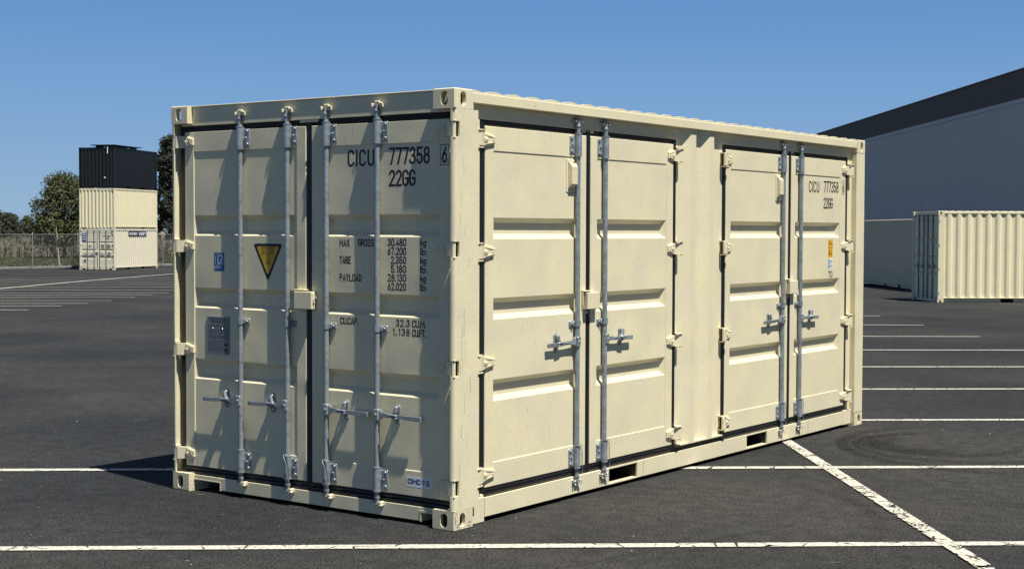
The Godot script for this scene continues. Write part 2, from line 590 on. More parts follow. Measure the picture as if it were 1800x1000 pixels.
func stroke(s: SurfaceTool, pts: Array, t: float, z: float) -> void:   # a flat mitred ribbon
	var n := pts.size()
	var closed: bool = n > 3 and pts[0].distance_to(pts[n - 1]) < 1e-5
	var l := []
	var r := []
	for i in n:
		var d0: Vector2 = (pts[i] - pts[i - 1]).normalized() if i > 0 else ((pts[n - 1] - pts[n - 2]).normalized() if closed else Vector2.ZERO)
		var d1: Vector2 = (pts[i + 1] - pts[i]).normalized() if i < n - 1 else ((pts[1] - pts[0]).normalized() if closed else Vector2.ZERO)
		if d0 == Vector2.ZERO: d0 = d1
		if d1 == Vector2.ZERO: d1 = d0
		var nrm := (d0.orthogonal() + d1.orthogonal()).normalized()
		var k := minf(1.0 / maxf(nrm.dot(d0.orthogonal()), 0.35), 2.0) * t * 0.5
		var p: Vector2 = pts[i]
		if not closed and i == 0: p -= d1 * t * 0.4
		if not closed and i == n - 1: p += d0 * t * 0.4
		l.append(Vector3(p.x + nrm.x * k, p.y + nrm.y * k, z))
		r.append(Vector3(p.x - nrm.x * k, p.y - nrm.y * k, z))
	for i in n - 1:
		var a: Vector3 = r[i]
		if (r[i + 1] - r[i]).cross(l[i] - r[i]).z >= 0.0: quad(s, r[i], r[i + 1], l[i + 1], l[i])
		else: quad(s, l[i], l[i + 1], r[i + 1], r[i])

func write(s: SurfaceTool, text: String, x0: float, x1: float, y: float, h: float, t: float, z: float, gap := 0.5) -> void:
	var w := 0.0
	for i in text.length(): w += glyph_w(text[i]) + (gap if i < text.length() - 1 else 0.0)
	var k := (x1 - x0 - t) / maxf(w, 0.01)
	var x := x0 + t * 0.5
	for ch in text:
		if G.has(ch):
			var q := 0
			for line in G[ch]:
				var pts := []
				for p in line: pts.append(Vector2(x + p.x * k * (glyph_w(ch) if not ch in "I|l.,1" else (1.0 if ch != "1" else 0.9)), y + t * 0.5 + p.y * (h - t)))
				stroke(s, pts, t, z + q * 0.0001)
				q += 1
		x += (glyph_w(ch) + gap) * k

# ------------------------------------------------------------------ ground
func kerb_x(z: float) -> float:
	return -76.9 + maxf(0.0, -(z + 62.0)) * 0.09

func sheet(xs: Array, zs: Array, yf: Callable, xf: Callable) -> SurfaceTool:
	var s := SurfaceTool.new()
	s.begin(Mesh.PRIMITIVE_TRIANGLES)
	for j in zs.size():
		for i in xs.size():
			var x: float = xf.call(xs[i], zs[j])
			s.set_uv(Vector2(x, zs[j]))
			s.set_uv2(Vector2(x, zs[j]))
			s.set_normal(Vector3.UP)
			s.set_tangent(Plane(1, 0, 0, 1))
			s.add_vertex(Vector3(x, yf.call(x, zs[j]), zs[j]))
	var n := xs.size()
	for j in zs.size() - 1:
		for i in n - 1:
			var a := j * n + i
			for k in [a, a + 1, a + n + 1, a, a + n + 1, a + n]: s.add_index(k)
	return s

func steps(list: Array) -> Array:   # [start, end, step, end, step ...]
	var out := [list[0]]
	var x: float = list[0]
	var i := 1
	while i < list.size():
		var n := int(round((list[i] - x) / list[i + 1]))
		for k in n: out.append(x + (list[i] - x) * (k + 1) / n)
		x = list[i]
		i += 2
	return out

func flat_mesh(s: SurfaceTool) -> ArrayMesh:
	return s.commit()

func ribbon(s: SurfaceTool, a: Vector2, b: Vector2, w: float, lift: float) -> void:
	var d := (b - a).normalized()
	var n := Vector2(-d.y, d.x) * w * 0.5
	var k := maxi(1, int(a.distance_to(b) / 1.5))
	for i in k:
		var p := a.lerp(b, float(i) / k)
		var q := a.lerp(b, float(i + 1) / k)
		var f := func(c: Vector2) -> Vector3: return Vector3(c.x, ground_y(c.x, c.y) + lift, c.y)
		quad_up(s, f.call(p - n), f.call(q - n), f.call(q + n), f.call(p + n))

func quad_up(s: SurfaceTool, a: Vector3, b: Vector3, c: Vector3, d: Vector3) -> void:
	if (b - a).cross(c - a).y > 0.0: quad(s, a, b, c, d)
	else: quad(s, d, c, b, a)

func ground() -> void:
	var zs := steps([-400.0, -120.0, 20.0, 60.0, 2.0, 200.0, 20.0])
	var xs := steps([0.0, 120.0, 2.0, 240.0, 15.0])
	var lotsheet := sheet(xs, zs, func(x, z): return ground_y(x, z), func(x, z): return kerb_x(z) + x)
	var asphalt := structure("asphalt_lot", flat_mesh(lotsheet), M.asphalt)
	var far_y := func(_x, _z): return -0.80
	var v := sheet([34.0, 0.16], steps([-400.0, 200.0, 20.0]), far_y, func(x, z): return kerb_x(z) - x)
	structure("verge_ground", flat_mesh(v), M.verge)
	var fx := steps([34.0, 134.0, 20.0, 1534.0, 200.0])
	fx.reverse()
	v = sheet(fx, steps([-1500.0, 1100.0, 100.0]), far_y, func(x, z): return kerb_x(z) - x)
	structure("field", flat_mesh(v), M.field)
	# kerb in cast lengths
	var kerb := Node3D.new()
	kerb.name = "kerb"
	kerb.set_meta("kind", "structure")
	add_child(kerb)
	var z := -20.0
	while z > -100.0:
		var s := mb()
		var a := Vector3(kerb_x(z), -0.82, z)
		var b := Vector3(kerb_x(z - 2.98), -0.82, z - 2.98)
		var t := Transform3D(Basis(Vector3.UP, atan2(a.x - b.x, a.z - b.z)), (a + b) * 0.5)
		box(s, Vector3(-0.16, 0, -1.485), Vector3(0.0, 0.155, 1.485), 0.02)
		obj("kerb_stone", s, M.concrete, kerb, t)
		z -= 3.0
	# painted lines: u runs along the lines, n across them
	var u := Vector2(0.787, -0.617)
	var n := Vector2(0.617, 0.787)
	var near_lines := [[0.41, -7.0, 12.0], [-2.29, -6.2, 9.1], [-5.04, 2.8, 9.1], [-7.74, 2.8, 9.1], [-10.47, 2.8, 9.1], [-13.3, 2.8, 9.1], [-16.39, 2.8, 9.0], [-19.92, 2.8, 9.17], [-23.7, 2.8, 9.4]]
	for e in near_lines:
		var s := mb()
		ribbon(s, u * e[1] + n * e[0], u * e[2] + n * e[0], 0.102, 0.006)
		obj("parking_line", s, M.line, asphalt)
	var s0 := mb()
	ribbon(s0, u * 2.785 + n * -3.75, u * 2.785 + n * 4.0, 0.1, 0.0105)
	obj("spine_line", s0, M.old_line, asphalt)
	var ends := [[-26.4, -9.97], [-28.72, -9.8], [-30.4, -9.57], [-32.43, -9.43], [-35.06, -9.35], [-37.2, -9.25], [-39.25, -9.16], [-42.4, -9.2], [-46.0, -9.2], [-50.1, -9.2], [-53.9, -9.2], [-58.0, -9.2], [-62.5, -9.2]]
	for e in ends:
		var s := mb()
		ribbon(s, u * -22.5 + n * e[0], u * e[1] + n * e[0], 0.12, 0.007)
		obj("parking_line", s, M.line, asphalt)
	s0 = mb()
	ribbon(s0, u * -16.05 + n * -35.0, u * -15.95 + n * -56.0, 0.2, 0.012)
	obj("spine_line", s0, M.line, asphalt)
	s0 = mb()
	ribbon(s0, u * -15.95 + n * -56.02, u * -15.2 + n * -76.0, 0.2, 0.012)
	obj("spine_line", s0, M.line, asphalt)
	# tyre scuffs from a turning truck
	for e in [[Vector2(1.05, -5.2), 0.62, 0.16, -30.0, 265.0], [Vector2(1.25, -5.15), 0.86, 0.10, 0.0, 250.0], [Vector2(1.6, -5.3), 1.35, 0.14, 60.0, 230.0], [Vector2(1.0, -5.15), 0.42, 0.26, 40.0, 215.0], [Vector2(0.2, -0.9), 1.9, 0.12, -75.0, -10.0], [Vector2(-16.0, -12.0), 9.0, 0.25, 10.0, 120.0], [Vector2(-14.0, -4.0), 8.0, 0.22, 190.0, 290.0]]:
		var s := SurfaceTool.new()
		s.begin(Mesh.PRIMITIVE_TRIANGLES)
		var k := 40
		for i in k + 1:
			var a := deg_to_rad(lerpf(e[3], e[4], float(i) / k))
			for j in 2:
				var rr: float = e[1] + (j - 0.5) * e[2]
				var p: Vector2 = e[0] + Vector2(cos(a), sin(a)) * rr
				s.set_uv(Vector2(float(i) / k, float(j)))
				s.set_normal(Vector3.UP)
				s.add_vertex(Vector3(p.x, ground_y(p.x, p.y) + 0.0145, p.y))
		for i in k:
			for q in [i * 2, i * 2 + 2, i * 2 + 1, i * 2 + 1, i * 2 + 2, i * 2 + 3]: s.add_index(q)
		obj("tyre_mark", s.commit(), M.tyre_film if e[0].y < -4.5 and e[0].y > -6.0 else M.faint_film, asphalt)
	# cracks and scrapes
	for e in [[Vector2(-2.9, 1.9), Vector2(-1.2, 0.95)], [Vector2(0.7, 1.6), Vector2(1.5, -1.4)], [Vector2(1.2, -2.6), Vector2(3.2, -2.9)], [Vector2(-4.6, -0.6), Vector2(-3.2, 1.3)], [Vector2(1.9, 0.1), Vector2(2.5, -0.7)]]:
		var pts := []
		for i in 26:
			var p: Vector2 = e[0].lerp(e[1], i / 25.0)
			pts.append(Vector2(p.x + rng.randf_range(-0.03, 0.03), -p.y + rng.randf_range(-0.03, 0.03)))
		var s := mb()
		stroke(s, pts, 0.0055, 0.0)
		obj("crack", s, M.crack, asphalt, Transform3D(Basis(Vector3(1, 0, 0), Vector3(0, 0, -1), Vector3(0, 1, 0)), Vector3(0, 0.0042, 0)))
	var sc := mb()
	for i in 60:
		var p := Vector2(rng.randf_range(-8, 4.5), -rng.randf_range(-9, 2.6))
		var an := rng.randf_range(0.2, 1.0)
		var l := rng.randf_range(0.03, 0.16)
		var dv := Vector2(cos(an), sin(an)) * l
		stroke(sc, [p, p + dv * 0.5 + Vector2(0, 0.006), p + dv], rng.randf_range(0.004, 0.010), rng.randf() * 0.0004)
	var scr := obj("pale_scrapes", sc, M.scrape, asphalt, Transform3D(Basis(Vector3(1, 0, 0), Vector3(0, 0, -1), Vector3(0, 1, 0)), Vector3(0, 0.0048, 0)))
	scr.set_meta("kind", "stuff")
	# loose grit
	var gs := mb()
	for c in [Vector3(0, 0, 0), Vector3(0.3, 0, 0.2)]:
		box(gs, c - Vector3(0.5, 0.35, 0.4), c + Vector3(0.5, 0.4, 0.45), 0.22, Transform3D(Basis(Vector3(1, 1, 0).normalized(), 0.7), Vector3.ZERO))
	var mm := MultiMesh.new()
	mm.transform_format = MultiMesh.TRANSFORM_3D
	mm.mesh = mesh_of(gs)
	mm.instance_count = 700
	for i in 700:
		var k := rng.randf_range(0.002, 0.006) * (1.0 if rng.randf() < 0.93 else 1.9)
		var p := Vector3(rng.randf_range(-6, 5), 0.003, rng.randf_range(-7, 3.5))
		mm.set_instance_transform(i, Transform3D(Basis(Vector3.UP, rng.randf() * TAU).scaled(Vector3.ONE * k), p))
	var g := MultiMeshInstance3D.new()
	g.name = "grit"
	g.multimesh = mm
	g.material_override = M.concrete
	g.set_meta("kind", "stuff")
	tag(g, "loose grey grit scattered on the asphalt around the container", "grit")
	add_child(g)

# ------------------------------------------------------------------ warehouse
func warehouse() -> void:
	var t := Transform3D(Basis(Vector3.UP, deg_to_rad(YAW)), lot(24.2, 40.0))   # x away from the lot, -z along the wall
	t.origin.y = -0.75
	var o := thing("warehouse", "long warehouse of pale wall panels under a dark top band, in shade", "warehouse", t)
	var s := mb()
	box(s, Vector3(0.3, 0, 24.0), Vector3(70, 9.9, -130), 0)
	obj("core", s, M.wall, o)
	var z := 22.8
	var i := 0
	while z > -129.0:
		s = mb()
		box(s, Vector3(0.0, 0.0, z), Vector3(0.298, 8.65, z - 8.78), 0.008)
		obj("wall_panel", s, M.wall, o)
		s = mb()
		box(s, Vector3(-0.02, 8.872, z), Vector3(0.296, 10.22, z - 8.78), 0.01)
		obj("parapet_panel", s, M.dark_band, o)
		z -= 8.8
		i += 1
	s = mb()
	box(s, Vector3(-0.035, 8.652, 21.0), Vector3(0.297, 8.87, -129.8), 0.01)
	obj("trim_band", s, M.trim, o)
	s = mb()
	box(s, Vector3(-0.06, 10.222, 21.05), Vector3(0.5, 10.30, -129.9), 0.015)
	obj("coping", s, M.dark_band, o)

# ------------------------------------------------------------------ container pieces
func casting(s: SurfaceTool, size: Vector3, sg: Vector3) -> void:
	# a corner block whose outer corner is the origin; sg points outwards on each axis. Holes in the two upright outer faces and the flat one.
	var o := -sg * size * 0.5
	var put := func(p: Vector3) -> Vector3: return (p - size) * sg    # p measured from the inner corner, outwards
	var hole := func(ax: int, c: Vector2, rx: float, ry: float) -> void:
		var a1 := (ax + 1) % 3
		var a2 := (ax + 2) % 3
		var b := 0.006
		var n := 24
		var f := func(d: float, u: float, v: float) -> Vector3:
			var p := Vector3.ZERO
			p[ax] = size[ax] - d
			p[a1] = u
			p[a2] = v
			return put.call(p)
		var ring := []
		var edge := []
		for i in n:
			var a := TAU * (i + 0.5) / n
			var dir := Vector2(cos(a), sin(a))
			var st := Vector2.ZERO   # stadium outline
			if rx < ry: st = Vector2(dir.x * rx, dir.y * rx + signf(dir.y) * (ry - rx))
			else: st = Vector2(dir.x * ry + signf(dir.x) * (rx - ry), dir.y * ry)
			ring.append(c + st)
			var lo := Vector2(b, b) - c
			var hi := Vector2(size[a1] - b, size[a2] - b) - c
			var kx := (hi.x if dir.x > 0 else lo.x) / dir.x if absf(dir.x) > 1e-6 else 1e9
			var ky := (hi.y if dir.y > 0 else lo.y) / dir.y if absf(dir.y) > 1e-6 else 1e9
			edge.append(c + dir * minf(kx, ky))
		for i in n:
			var j := (i + 1) % n
			var e1: Vector2 = edge[i]
			var e2: Vector2 = edge[j]
			quad_out(s, f.call(0, e1.x, e1.y), f.call(0, e2.x, e2.y), f.call(0, ring[j].x, ring[j].y), f.call(0, ring[i].x, ring[i].y), o)
			if absf(e1.x - e2.x) > 1e-5 and absf(e1.y - e2.y) > 1e-5:
				var cn := Vector2(e1.x if absf(e1.x - b) < 1e-4 or absf(e1.x - size[a1] + b) < 1e-4 else e2.x, e1.y if absf(e1.y - b) < 1e-4 or absf(e1.y - size[a2] + b) < 1e-4 else e2.y)
				tri_out(s, f.call(0, e1.x, e1.y), f.call(0, cn.x, cn.y), f.call(0, e2.x, e2.y), o)
			quad_out(s, f.call(0, ring[i].x, ring[i].y), f.call(0, ring[j].x, ring[j].y), f.call(0.028, ring[j].x, ring[j].y), f.call(0.028, ring[i].x, ring[i].y), f.call(0.014, c.x, c.y) + (f.call(0.014, ring[i].x, ring[i].y) - f.call(0.014, c.x, c.y)) * 3.0)
	hole.call(0, Vector2(size.y * 0.5, size.z * 0.55), size.y * 0.36, 0.027)
	hole.call(2, Vector2(size.x * 0.52, size.y * 0.5), 0.027, size.y * 0.36)
	hole.call(1, Vector2(size.z * 0.5, size.x * 0.5), 0.05, 0.03)
	var b := 0.006
	# inner faces and rounded edges
	var f3 := func(x: float, y: float, z: float) -> Vector3: return put.call(Vector3(x, y, z))
	var sx := size.x
	var sy := size.y
	var sz := size.z
	quad_out(s, f3.call(0, 0, 0), f3.call(0, sy, 0), f3.call(0, sy, sz), f3.call(0, 0, sz), o)
	quad_out(s, f3.call(0, 0, 0), f3.call(sx, 0, 0), f3.call(sx, sy, 0), f3.call(0, sy, 0), o)
	quad_out(s, f3.call(0, 0, 0), f3.call(sx, 0, 0), f3.call(sx, 0, sz), f3.call(0, 0, sz), o)
	for k in [[0, 1, 2], [1, 2, 0], [2, 0, 1]]:
		var mk := func(p0: float, p1: float, along: float) -> Vector3:
			var p := Vector3.ZERO
			p[k[0]] = size[k[0]] - p0
			p[k[1]] = size[k[1]] - p1
			p[k[2]] = along
			return put.call(p)
		var e: float = size[k[2]] - b
		quad_out(s, mk.call(0, b, b), mk.call(b, 0, b), mk.call(b, 0, e), mk.call(0, b, e), o)
		# thin borders back to the inner faces
		for ax in [[k[0], k[1], k[2]], [k[0], k[2], k[1]]]:
			var bd := func(q1: float, q2: float) -> Vector3:
				var p := Vector3.ZERO
				p[ax[0]] = size[ax[0]]
				p[ax[1]] = q1
				p[ax[2]] = q2
				return put.call(p)
			quad_out(s, bd.call(0, 0), bd.call(b, b), bd.call(b, size[ax[2]] - b), bd.call(0, size[ax[2]] - b), o)
	tri_out(s, f3.call(sx, sy - b, sz - b), f3.call(sx - b, sy, sz - b), f3.call(sx - b, sy - b, sz), o)

func panel(s: SurfaceTool, x0: float, x1: float, y0: float, y1: float, z: float, tops: Array, gh: float, depth := 0.036, slope := 0.031) -> void:
	# a pressed sheet with level troughs
	var y := y1
	for t in tops:
		quad(s, Vector3(x0, t, z), Vector3(x1, t, z), Vector3(x1, y, z), Vector3(x0, y, z))
		var o := [Vector3(x0, t - gh, z), Vector3(x1, t - gh, z), Vector3(x1, t, z), Vector3(x0, t, z)]
		var i := [Vector3(x0 + slope, t - gh + slope, z - depth), Vector3(x1 - slope, t - gh + slope, z - depth), Vector3(x1 - slope, t - slope, z - depth), Vector3(x0 + slope, t - slope, z - depth)]
		quad(s, i[0], i[1], i[2], i[3])
		for k in 4: quad(s, o[k], o[(k + 1) % 4], i[(k + 1) % 4], i[k])
		y = t - gh
	quad(s, Vector3(x0, y0, z), Vector3(x1, y0, z), Vector3(x1, y, z), Vector3(x0, y, z))

func corrugated(s: SurfaceTool, length: float, y0: float, y1: float, pitch: float, depth: float, outer := 0.07, slope := 0.068) -> void:
	# along x from 0, crests at z = 0, troughs at -depth
	var x := 0.0
	var pts := [Vector2(0, -depth)]
	var trough := pitch - outer - 2.0 * slope
	x = trough * 0.5
	while x + pitch - trough < length:
		pts.append(Vector2(x, -depth)); pts.append(Vector2(x + slope, 0)); pts.append(Vector2(x + slope + outer, 0)); pts.append(Vector2(x + 2.0 * slope + outer, -depth))
		x += pitch
	pts.append(Vector2(length, -depth))
	for i in pts.size() - 1:
		var a: Vector2 = pts[i]
		var b: Vector2 = pts[i + 1]
		quad(s, Vector3(a.x, y0, a.y), Vector3(b.x, y0, b.y), Vector3(b.x, y1, b.y), Vector3(a.x, y1, a.y))

func hinge_mesh(len: float, sd: float) -> ArrayMesh:
	# pin at the origin, blade towards +x * sd, lying 0.035 below the pin
	var s := mb()
	tube(s, [Vector3(0, -0.044, 0), Vector3(0, 0.044, 0)], 0.0135, 12)
	bolt(s, Vector3(0, 0.044, 0), 0.009, 0.010, Vector3.UP)
	bolt(s, Vector3(0, -0.044, 0), 0.009, 0.010, Vector3.DOWN)
	var w := 0.040
	var a := len * 0.45
	prism(s, [Vector2(sd * a, -w), Vector2(sd * (a + 0.02), -w), Vector2(sd * len, -w * 0.55), Vector2(sd * len, w * 0.55), Vector2(sd * (a + 0.02), w), Vector2(sd * a, w)], -0.042, -0.020, Transform3D.IDENTITY, true, 0.004)
	# arm from the pin down to the blade
	var t := Transform3D(Basis(Vector3(1, 0, 0), Vector3(0, 0, -1), Vector3(0, 1, 0)), Vector3.ZERO)   # outline x,y -> x,z
	prism(s, [Vector2(sd * 0.004, -0.0125), Vector2(sd * a * 0.4, -0.010), Vector2(sd * (a + 0.004), 0.0185), Vector2(sd * (a + 0.004), 0.040), Vector2(sd * a * 0.5, 0.030), Vector2(sd * 0.002, 0.010)], -w, w, t)
	# raised rim and bolt heads
	prism(s, [Vector2(sd * (a + 0.012), -w * 0.78), Vector2(sd * (len - 0.012), -w * 0.38), Vector2(sd * (len - 0.012), -w * 0.26), Vector2(sd * (a + 0.012), -w * 0.62)], -0.0205, -0.0165)
	prism(s, [Vector2(sd * (a + 0.012), w * 0.78), Vector2(sd * (len - 0.012), w * 0.38), Vector2(sd * (len - 0.012), w * 0.26), Vector2(sd * (a + 0.012), w * 0.62)], -0.0205, -0.0165)
	tube(s, [Vector3(sd * (a + 0.022), 0, -0.021), Vector3(sd * (a + 0.022), 0, -0.014)], 0.017, 16)
	bolt(s, Vector3(sd * (a + 0.022), 0, -0.014), 0.008, 0.004)
	bolt(s, Vector3(sd * (len - 0.026), 0, -0.021), 0.008, 0.006)
	return mesh_of(s)

func rod_mesh(y0: float, y1: float, b0: float, b1: float) -> ArrayMesh:
	# a galvanised bar along y at x = z = 0 with collars where it leaves its bearings
	var s := mb()
	tube(s, [Vector3(0, b0, 0), Vector3(0, b1, 0)], 0.0168, 16)
	tube(s, [Vector3(0, y0 + 0.02, 0), Vector3(0, b0, 0)], 0.0150, 14)
	tube(s, [Vector3(0, b1, 0), Vector3(0, y1 - 0.02, 0)], 0.0150, 14)
	for k in [[y0 + 0.02, -1.0], [y1 - 0.02, 1.0]]:
		tube(s, [Vector3(0, k[0], 0), Vector3(0, k[0] + k[1] * 0.006, 0), Vector3(0, k[0] + k[1] * 0.022, 0)], [0.019, 0.019, 0.011], 14)
	return mesh_of(s)

func bearing_mesh(sd: float) -> ArrayMesh:
	# a long sleeve round the bar with a bolted side plate, 0.14 tall, centred
	var s := mb()
	tube(s, [Vector3(0, -0.068, 0), Vector3(0, 0.068, 0)], 0.0245, 18)
	tube(s, [Vector3(0, 0.068, 0), Vector3(0, 0.076, 0)], 0.0265, 18)
	tube(s, [Vector3(0, -0.076, 0), Vector3(0, -0.068, 0)], 0.0265, 18)
	box(s, Vector3(sd * 0.015, -0.058, -0.024), Vector3(sd * 0.074, 0.058, -0.012), 0.004)
	box(s, Vector3(-0.024, -0.066, -0.024), Vector3(0.024, 0.066, -0.004), 0.003)
	for y in [-0.042, 0.042]: bolt(s, Vector3(sd * 0.058, y, -0.012), 0.0095, 0.009)
	bolt(s, Vector3(sd * 0.045, 0.0, -0.012), 0.007, 0.008)
	return mesh_of(s)

func guide_mesh(sd: float) -> ArrayMesh:
	var s := mb()
	tube(s, [Vector3(0, -0.019, 0), Vector3(0, 0.019, 0)], 0.0225, 18)
	box(s, Vector3(sd * 0.012, -0.019, -0.024), Vector3(sd * 0.068, 0.019, -0.014), 0.004)
	bolt(s, Vector3(sd * 0.050, 0, -0.014), 0.0085, 0.009)
	box(s, Vector3(sd * 0.030, -0.014, -0.014), Vector3(sd * 0.042, 0.014, 0.000), 0.003)
	return mesh_of(s)

func cam_mesh(dy: float) -> ArrayMesh:
	# the hooked end of a lock bar; dy = +1 at the top, -1 at the bottom
	var s := mb()
	tube(s, [Vector3(0, -dy * 0.012, 0), Vector3(0, dy * 0.020, 0)], 0.0125, 12)
	var t := Transform3D(Basis(Vector3(1, 0, 0), Vector3(0, 0, -1), Vector3(0, 1, 0)), Vector3(0, dy * 0.016, 0))
	prism(s, [Vector2(-0.014, 0.016), Vector2(0.012, 0.020), Vector2(0.030, 0.006), Vector2(0.030, -0.010), Vector2(0.006, -0.004), Vector2(-0.014, -0.016)], -0.007, 0.007, t)
	prism(s, [Vector2(-0.034, 0.012), Vector2(-0.012, 0.016), Vector2(-0.010, 0.002), Vector2(-0.034, -0.004)], -0.006, 0.006, t)
	return mesh_of(s)

func keeper_mesh(dy: float) -> ArrayMesh:
	var s := mb()
	box(s, Vector3(-0.040, -0.014, -0.020), Vector3(0.044, 0.014, -0.010), 0.003)
	for k in [[-0.038, -0.026], [0.026, 0.042]]:
		box(s, Vector3(k[0], -0.012, -0.012), Vector3(k[1], 0.012, 0.014), 0.004)
	box(s, Vector3(0.022, 0.004 * dy, 0.002), Vector3(0.050, 0.016 * dy, 0.016), 0.004)
	box(s, Vector3(-0.018, 0.016 * dy, -0.014), Vector3(0.022, 0.026 * dy, 0.006), 0.004)
	return mesh_of(s)

func handle_mesh(sd: float) -> ArrayMesh:
	# hub on the bar at the origin; the lever runs towards +x * sd
	var s := mb()
	box(s, Vector3(sd * -0.010, -0.034, -0.012), Vector3(sd * 0.026, 0.034, 0.024), 0.004)
	box(s, Vector3(sd * 0.026, -0.026, -0.010), Vector3(sd * 0.042, 0.026, 0.012), 0.003)
	bolt(s, Vector3(sd * 0.008, 0, 0.024), 0.0085, 0.005)
	prism(s, [Vector2(sd * 0.036, 0.014), Vector2(sd * 0.13, 0.008), Vector2(sd * 0.24, 0.006), Vector2(sd * 0.345, 0.006), Vector2(sd * 0.350, 0.000), Vector2(sd * 0.348, -0.022), Vector2(sd * 0.23, -0.020), Vector2(sd * 0.13, -0.014), Vector2(sd * 0.036, -0.016)], 0.000, 0.013, Transform3D.IDENTITY, true, 0.002)
	for k in 9:   # knurled grip
		var x := 0.245 + k * 0.0105
		prism(s, [Vector2(sd * x, -0.018), Vector2(sd * (x + 0.004), -0.018), Vector2(sd * (x + 0.010), 0.003), Vector2(sd * (x + 0.006), 0.003)], 0.0128, 0.0146)
	box(s, Vector3(sd * 0.10, -0.005, 0.012), Vector3(sd * 0.17, 0.003, 0.017), 0.003)
	return mesh_of(s)

func catch_mesh(sd: float) -> ArrayMesh:
	# bolted oval plate, a hasp that closes over the lever and a ledge under it; plate back at z = 0
	var s := mb()
	var pl := []
	for i in 20:
		var a := TAU * i / 20
		pl.append(Vector2(cos(a) * 0.019, sin(a) * 0.019 + signf(sin(a) + 0.001) * 0.043))
	prism(s, pl, 0.0, 0.008, Transform3D.IDENTITY, true, 0.002)
	bolt(s, Vector3(0, -0.043, 0.008), 0.009, 0.006)
	bolt(s, Vector3(-sd * 0.002, 0.046, 0.008), 0.010, 0.012)
	prism(s, [Vector2(-sd * 0.004, 0.052), Vector2(sd * 0.013, 0.046), Vector2(sd * 0.008, 0.016), Vector2(-sd * 0.022, -0.008), Vector2(-sd * 0.036, -0.002), Vector2(-sd * 0.016, 0.016)], 0.018, 0.036, Transform3D.IDENTITY, true, 0.003)
	box(s, Vector3(-sd * 0.016, -0.020, 0.008), Vector3(sd * 0.020, -0.012, 0.048), 0.004)
	box(s, Vector3(-sd * 0.046, -0.006, 0.040), Vector3(sd * 0.022, 0.006, 0.052), 0.004)
	box(s, Vector3(-sd * 0.008, -0.034, 0.006), Vector3(sd * 0.010, -0.020, 0.026), 0.004)
	return mesh_of(s)

func wire_mesh(sd: float) -> ArrayMesh:
	var s := mb()
	tube(s, [Vector3(-0.028 * sd, 0.082, 0.012), Vector3(-0.006 * sd, 0.070, 0.032), Vector3(0.016 * sd, 0.030, 0.034), Vector3(0.027 * sd, -0.01, 0.028), Vector3(0.030 * sd, -0.07, 0.026), Vector3(0.036 * sd, -0.098, 0.024), Vector3(0.031 * sd, -0.112, 0.024), Vector3(0.026 * sd, -0.098, 0.024), Vector3(0.029 * sd, -0.06, 0.03)], 0.0019, 6)
	tube(s, [Vector3(0.002 * sd, 0.088, 0.026), Vector3(0.028 * sd, 0.066, 0.024), Vector3(0.036 * sd, 0.01, 0.016), Vector3(0.034 * sd, -0.05, 0.016)], 0.0017, 6)
	return mesh_of(s)

# one door leaf; local origin at its lower near-left corner in the face's envelope plane
func door(c: Node3D, f: Transform3D, e: Dictionary) -> MeshInstance3D:
	var x0: float = e.x[0]
	var w: float = e.x[1] - x0
	var y0: float = e.y[0]
	var h: float = e.y[1] - y0
	var a: float = e.p[0] - x0
	var b: float = e.p[1] - x0
	var zp := -0.055
	var cb: float = e.creases[0] - y0
	var ct: float = e.creases[1] - y0
	var tops := []
	for t in e.tops: tops.append(t - y0)
	var s := mb()
	panel(s, a, b, cb, ct, zp, tops, e.gh)
	box(s, Vector3(0, 0, -0.10), Vector3(a, h, zp + 0.006), 0.004)
	box(s, Vector3(b, 0, -0.10), Vector3(w, h, zp + 0.006), 0.004)
	box(s, Vector3(a, ct, -0.10), Vector3(b, h, zp + 0.005), 0.003)
	box(s, Vector3(a, 0, -0.10), Vector3(b, cb, zp + 0.005), 0.004)
	quad(s, Vector3(a, cb, -0.099), Vector3(a, ct, -0.099), Vector3(b, ct, -0.099), Vector3(b, cb, -0.099))
	var d := obj("door", s, e.get("mat", M.cream), c, f * at(x0, y0))
	# rubber seal round the leaf
	s = mb()
	var g: Array = e.seal   # left, right, below, above
	var zf := -0.0535
	box(s, Vector3(-g[0], -g[2], -0.11), Vector3(-0.001, h + g[3], zf), 0.004)
	box(s, Vector3(w + 0.001, -g[2], -0.11), Vector3(w + g[1], h + g[3], zf), 0.004)
	box(s, Vector3(0, -g[2], -0.11), Vector3(w, -0.001, zf - 0.010), 0.004)
	box(s, Vector3(0, h + 0.001, -0.11), Vector3(w, h + g[3], zf - 0.010), 0.004)
	for k in [-g[2] * 0.28, -g[2] * 0.72]: tube(s, [Vector3(-g[0] * 0.5, k, zf - 0.010), Vector3(w + g[1] * 0.5, k, zf - 0.010)], g[2] * 0.22, 8)
	for k in [h + g[3] * 0.3, h + g[3] * 0.75]: tube(s, [Vector3(-g[0] * 0.5, k, zf - 0.010), Vector3(w + g[1] * 0.5, k, zf - 0.010)], g[3] * 0.2, 8)
	obj("door_seal", s, M.rubber, d)
	# hinges
	for y in e.hinges:
		obj("hinge", e.hinge_mesh, e.get("mat", M.cream), d, at(e.pin - x0, y - y0, -0.016))
	return d

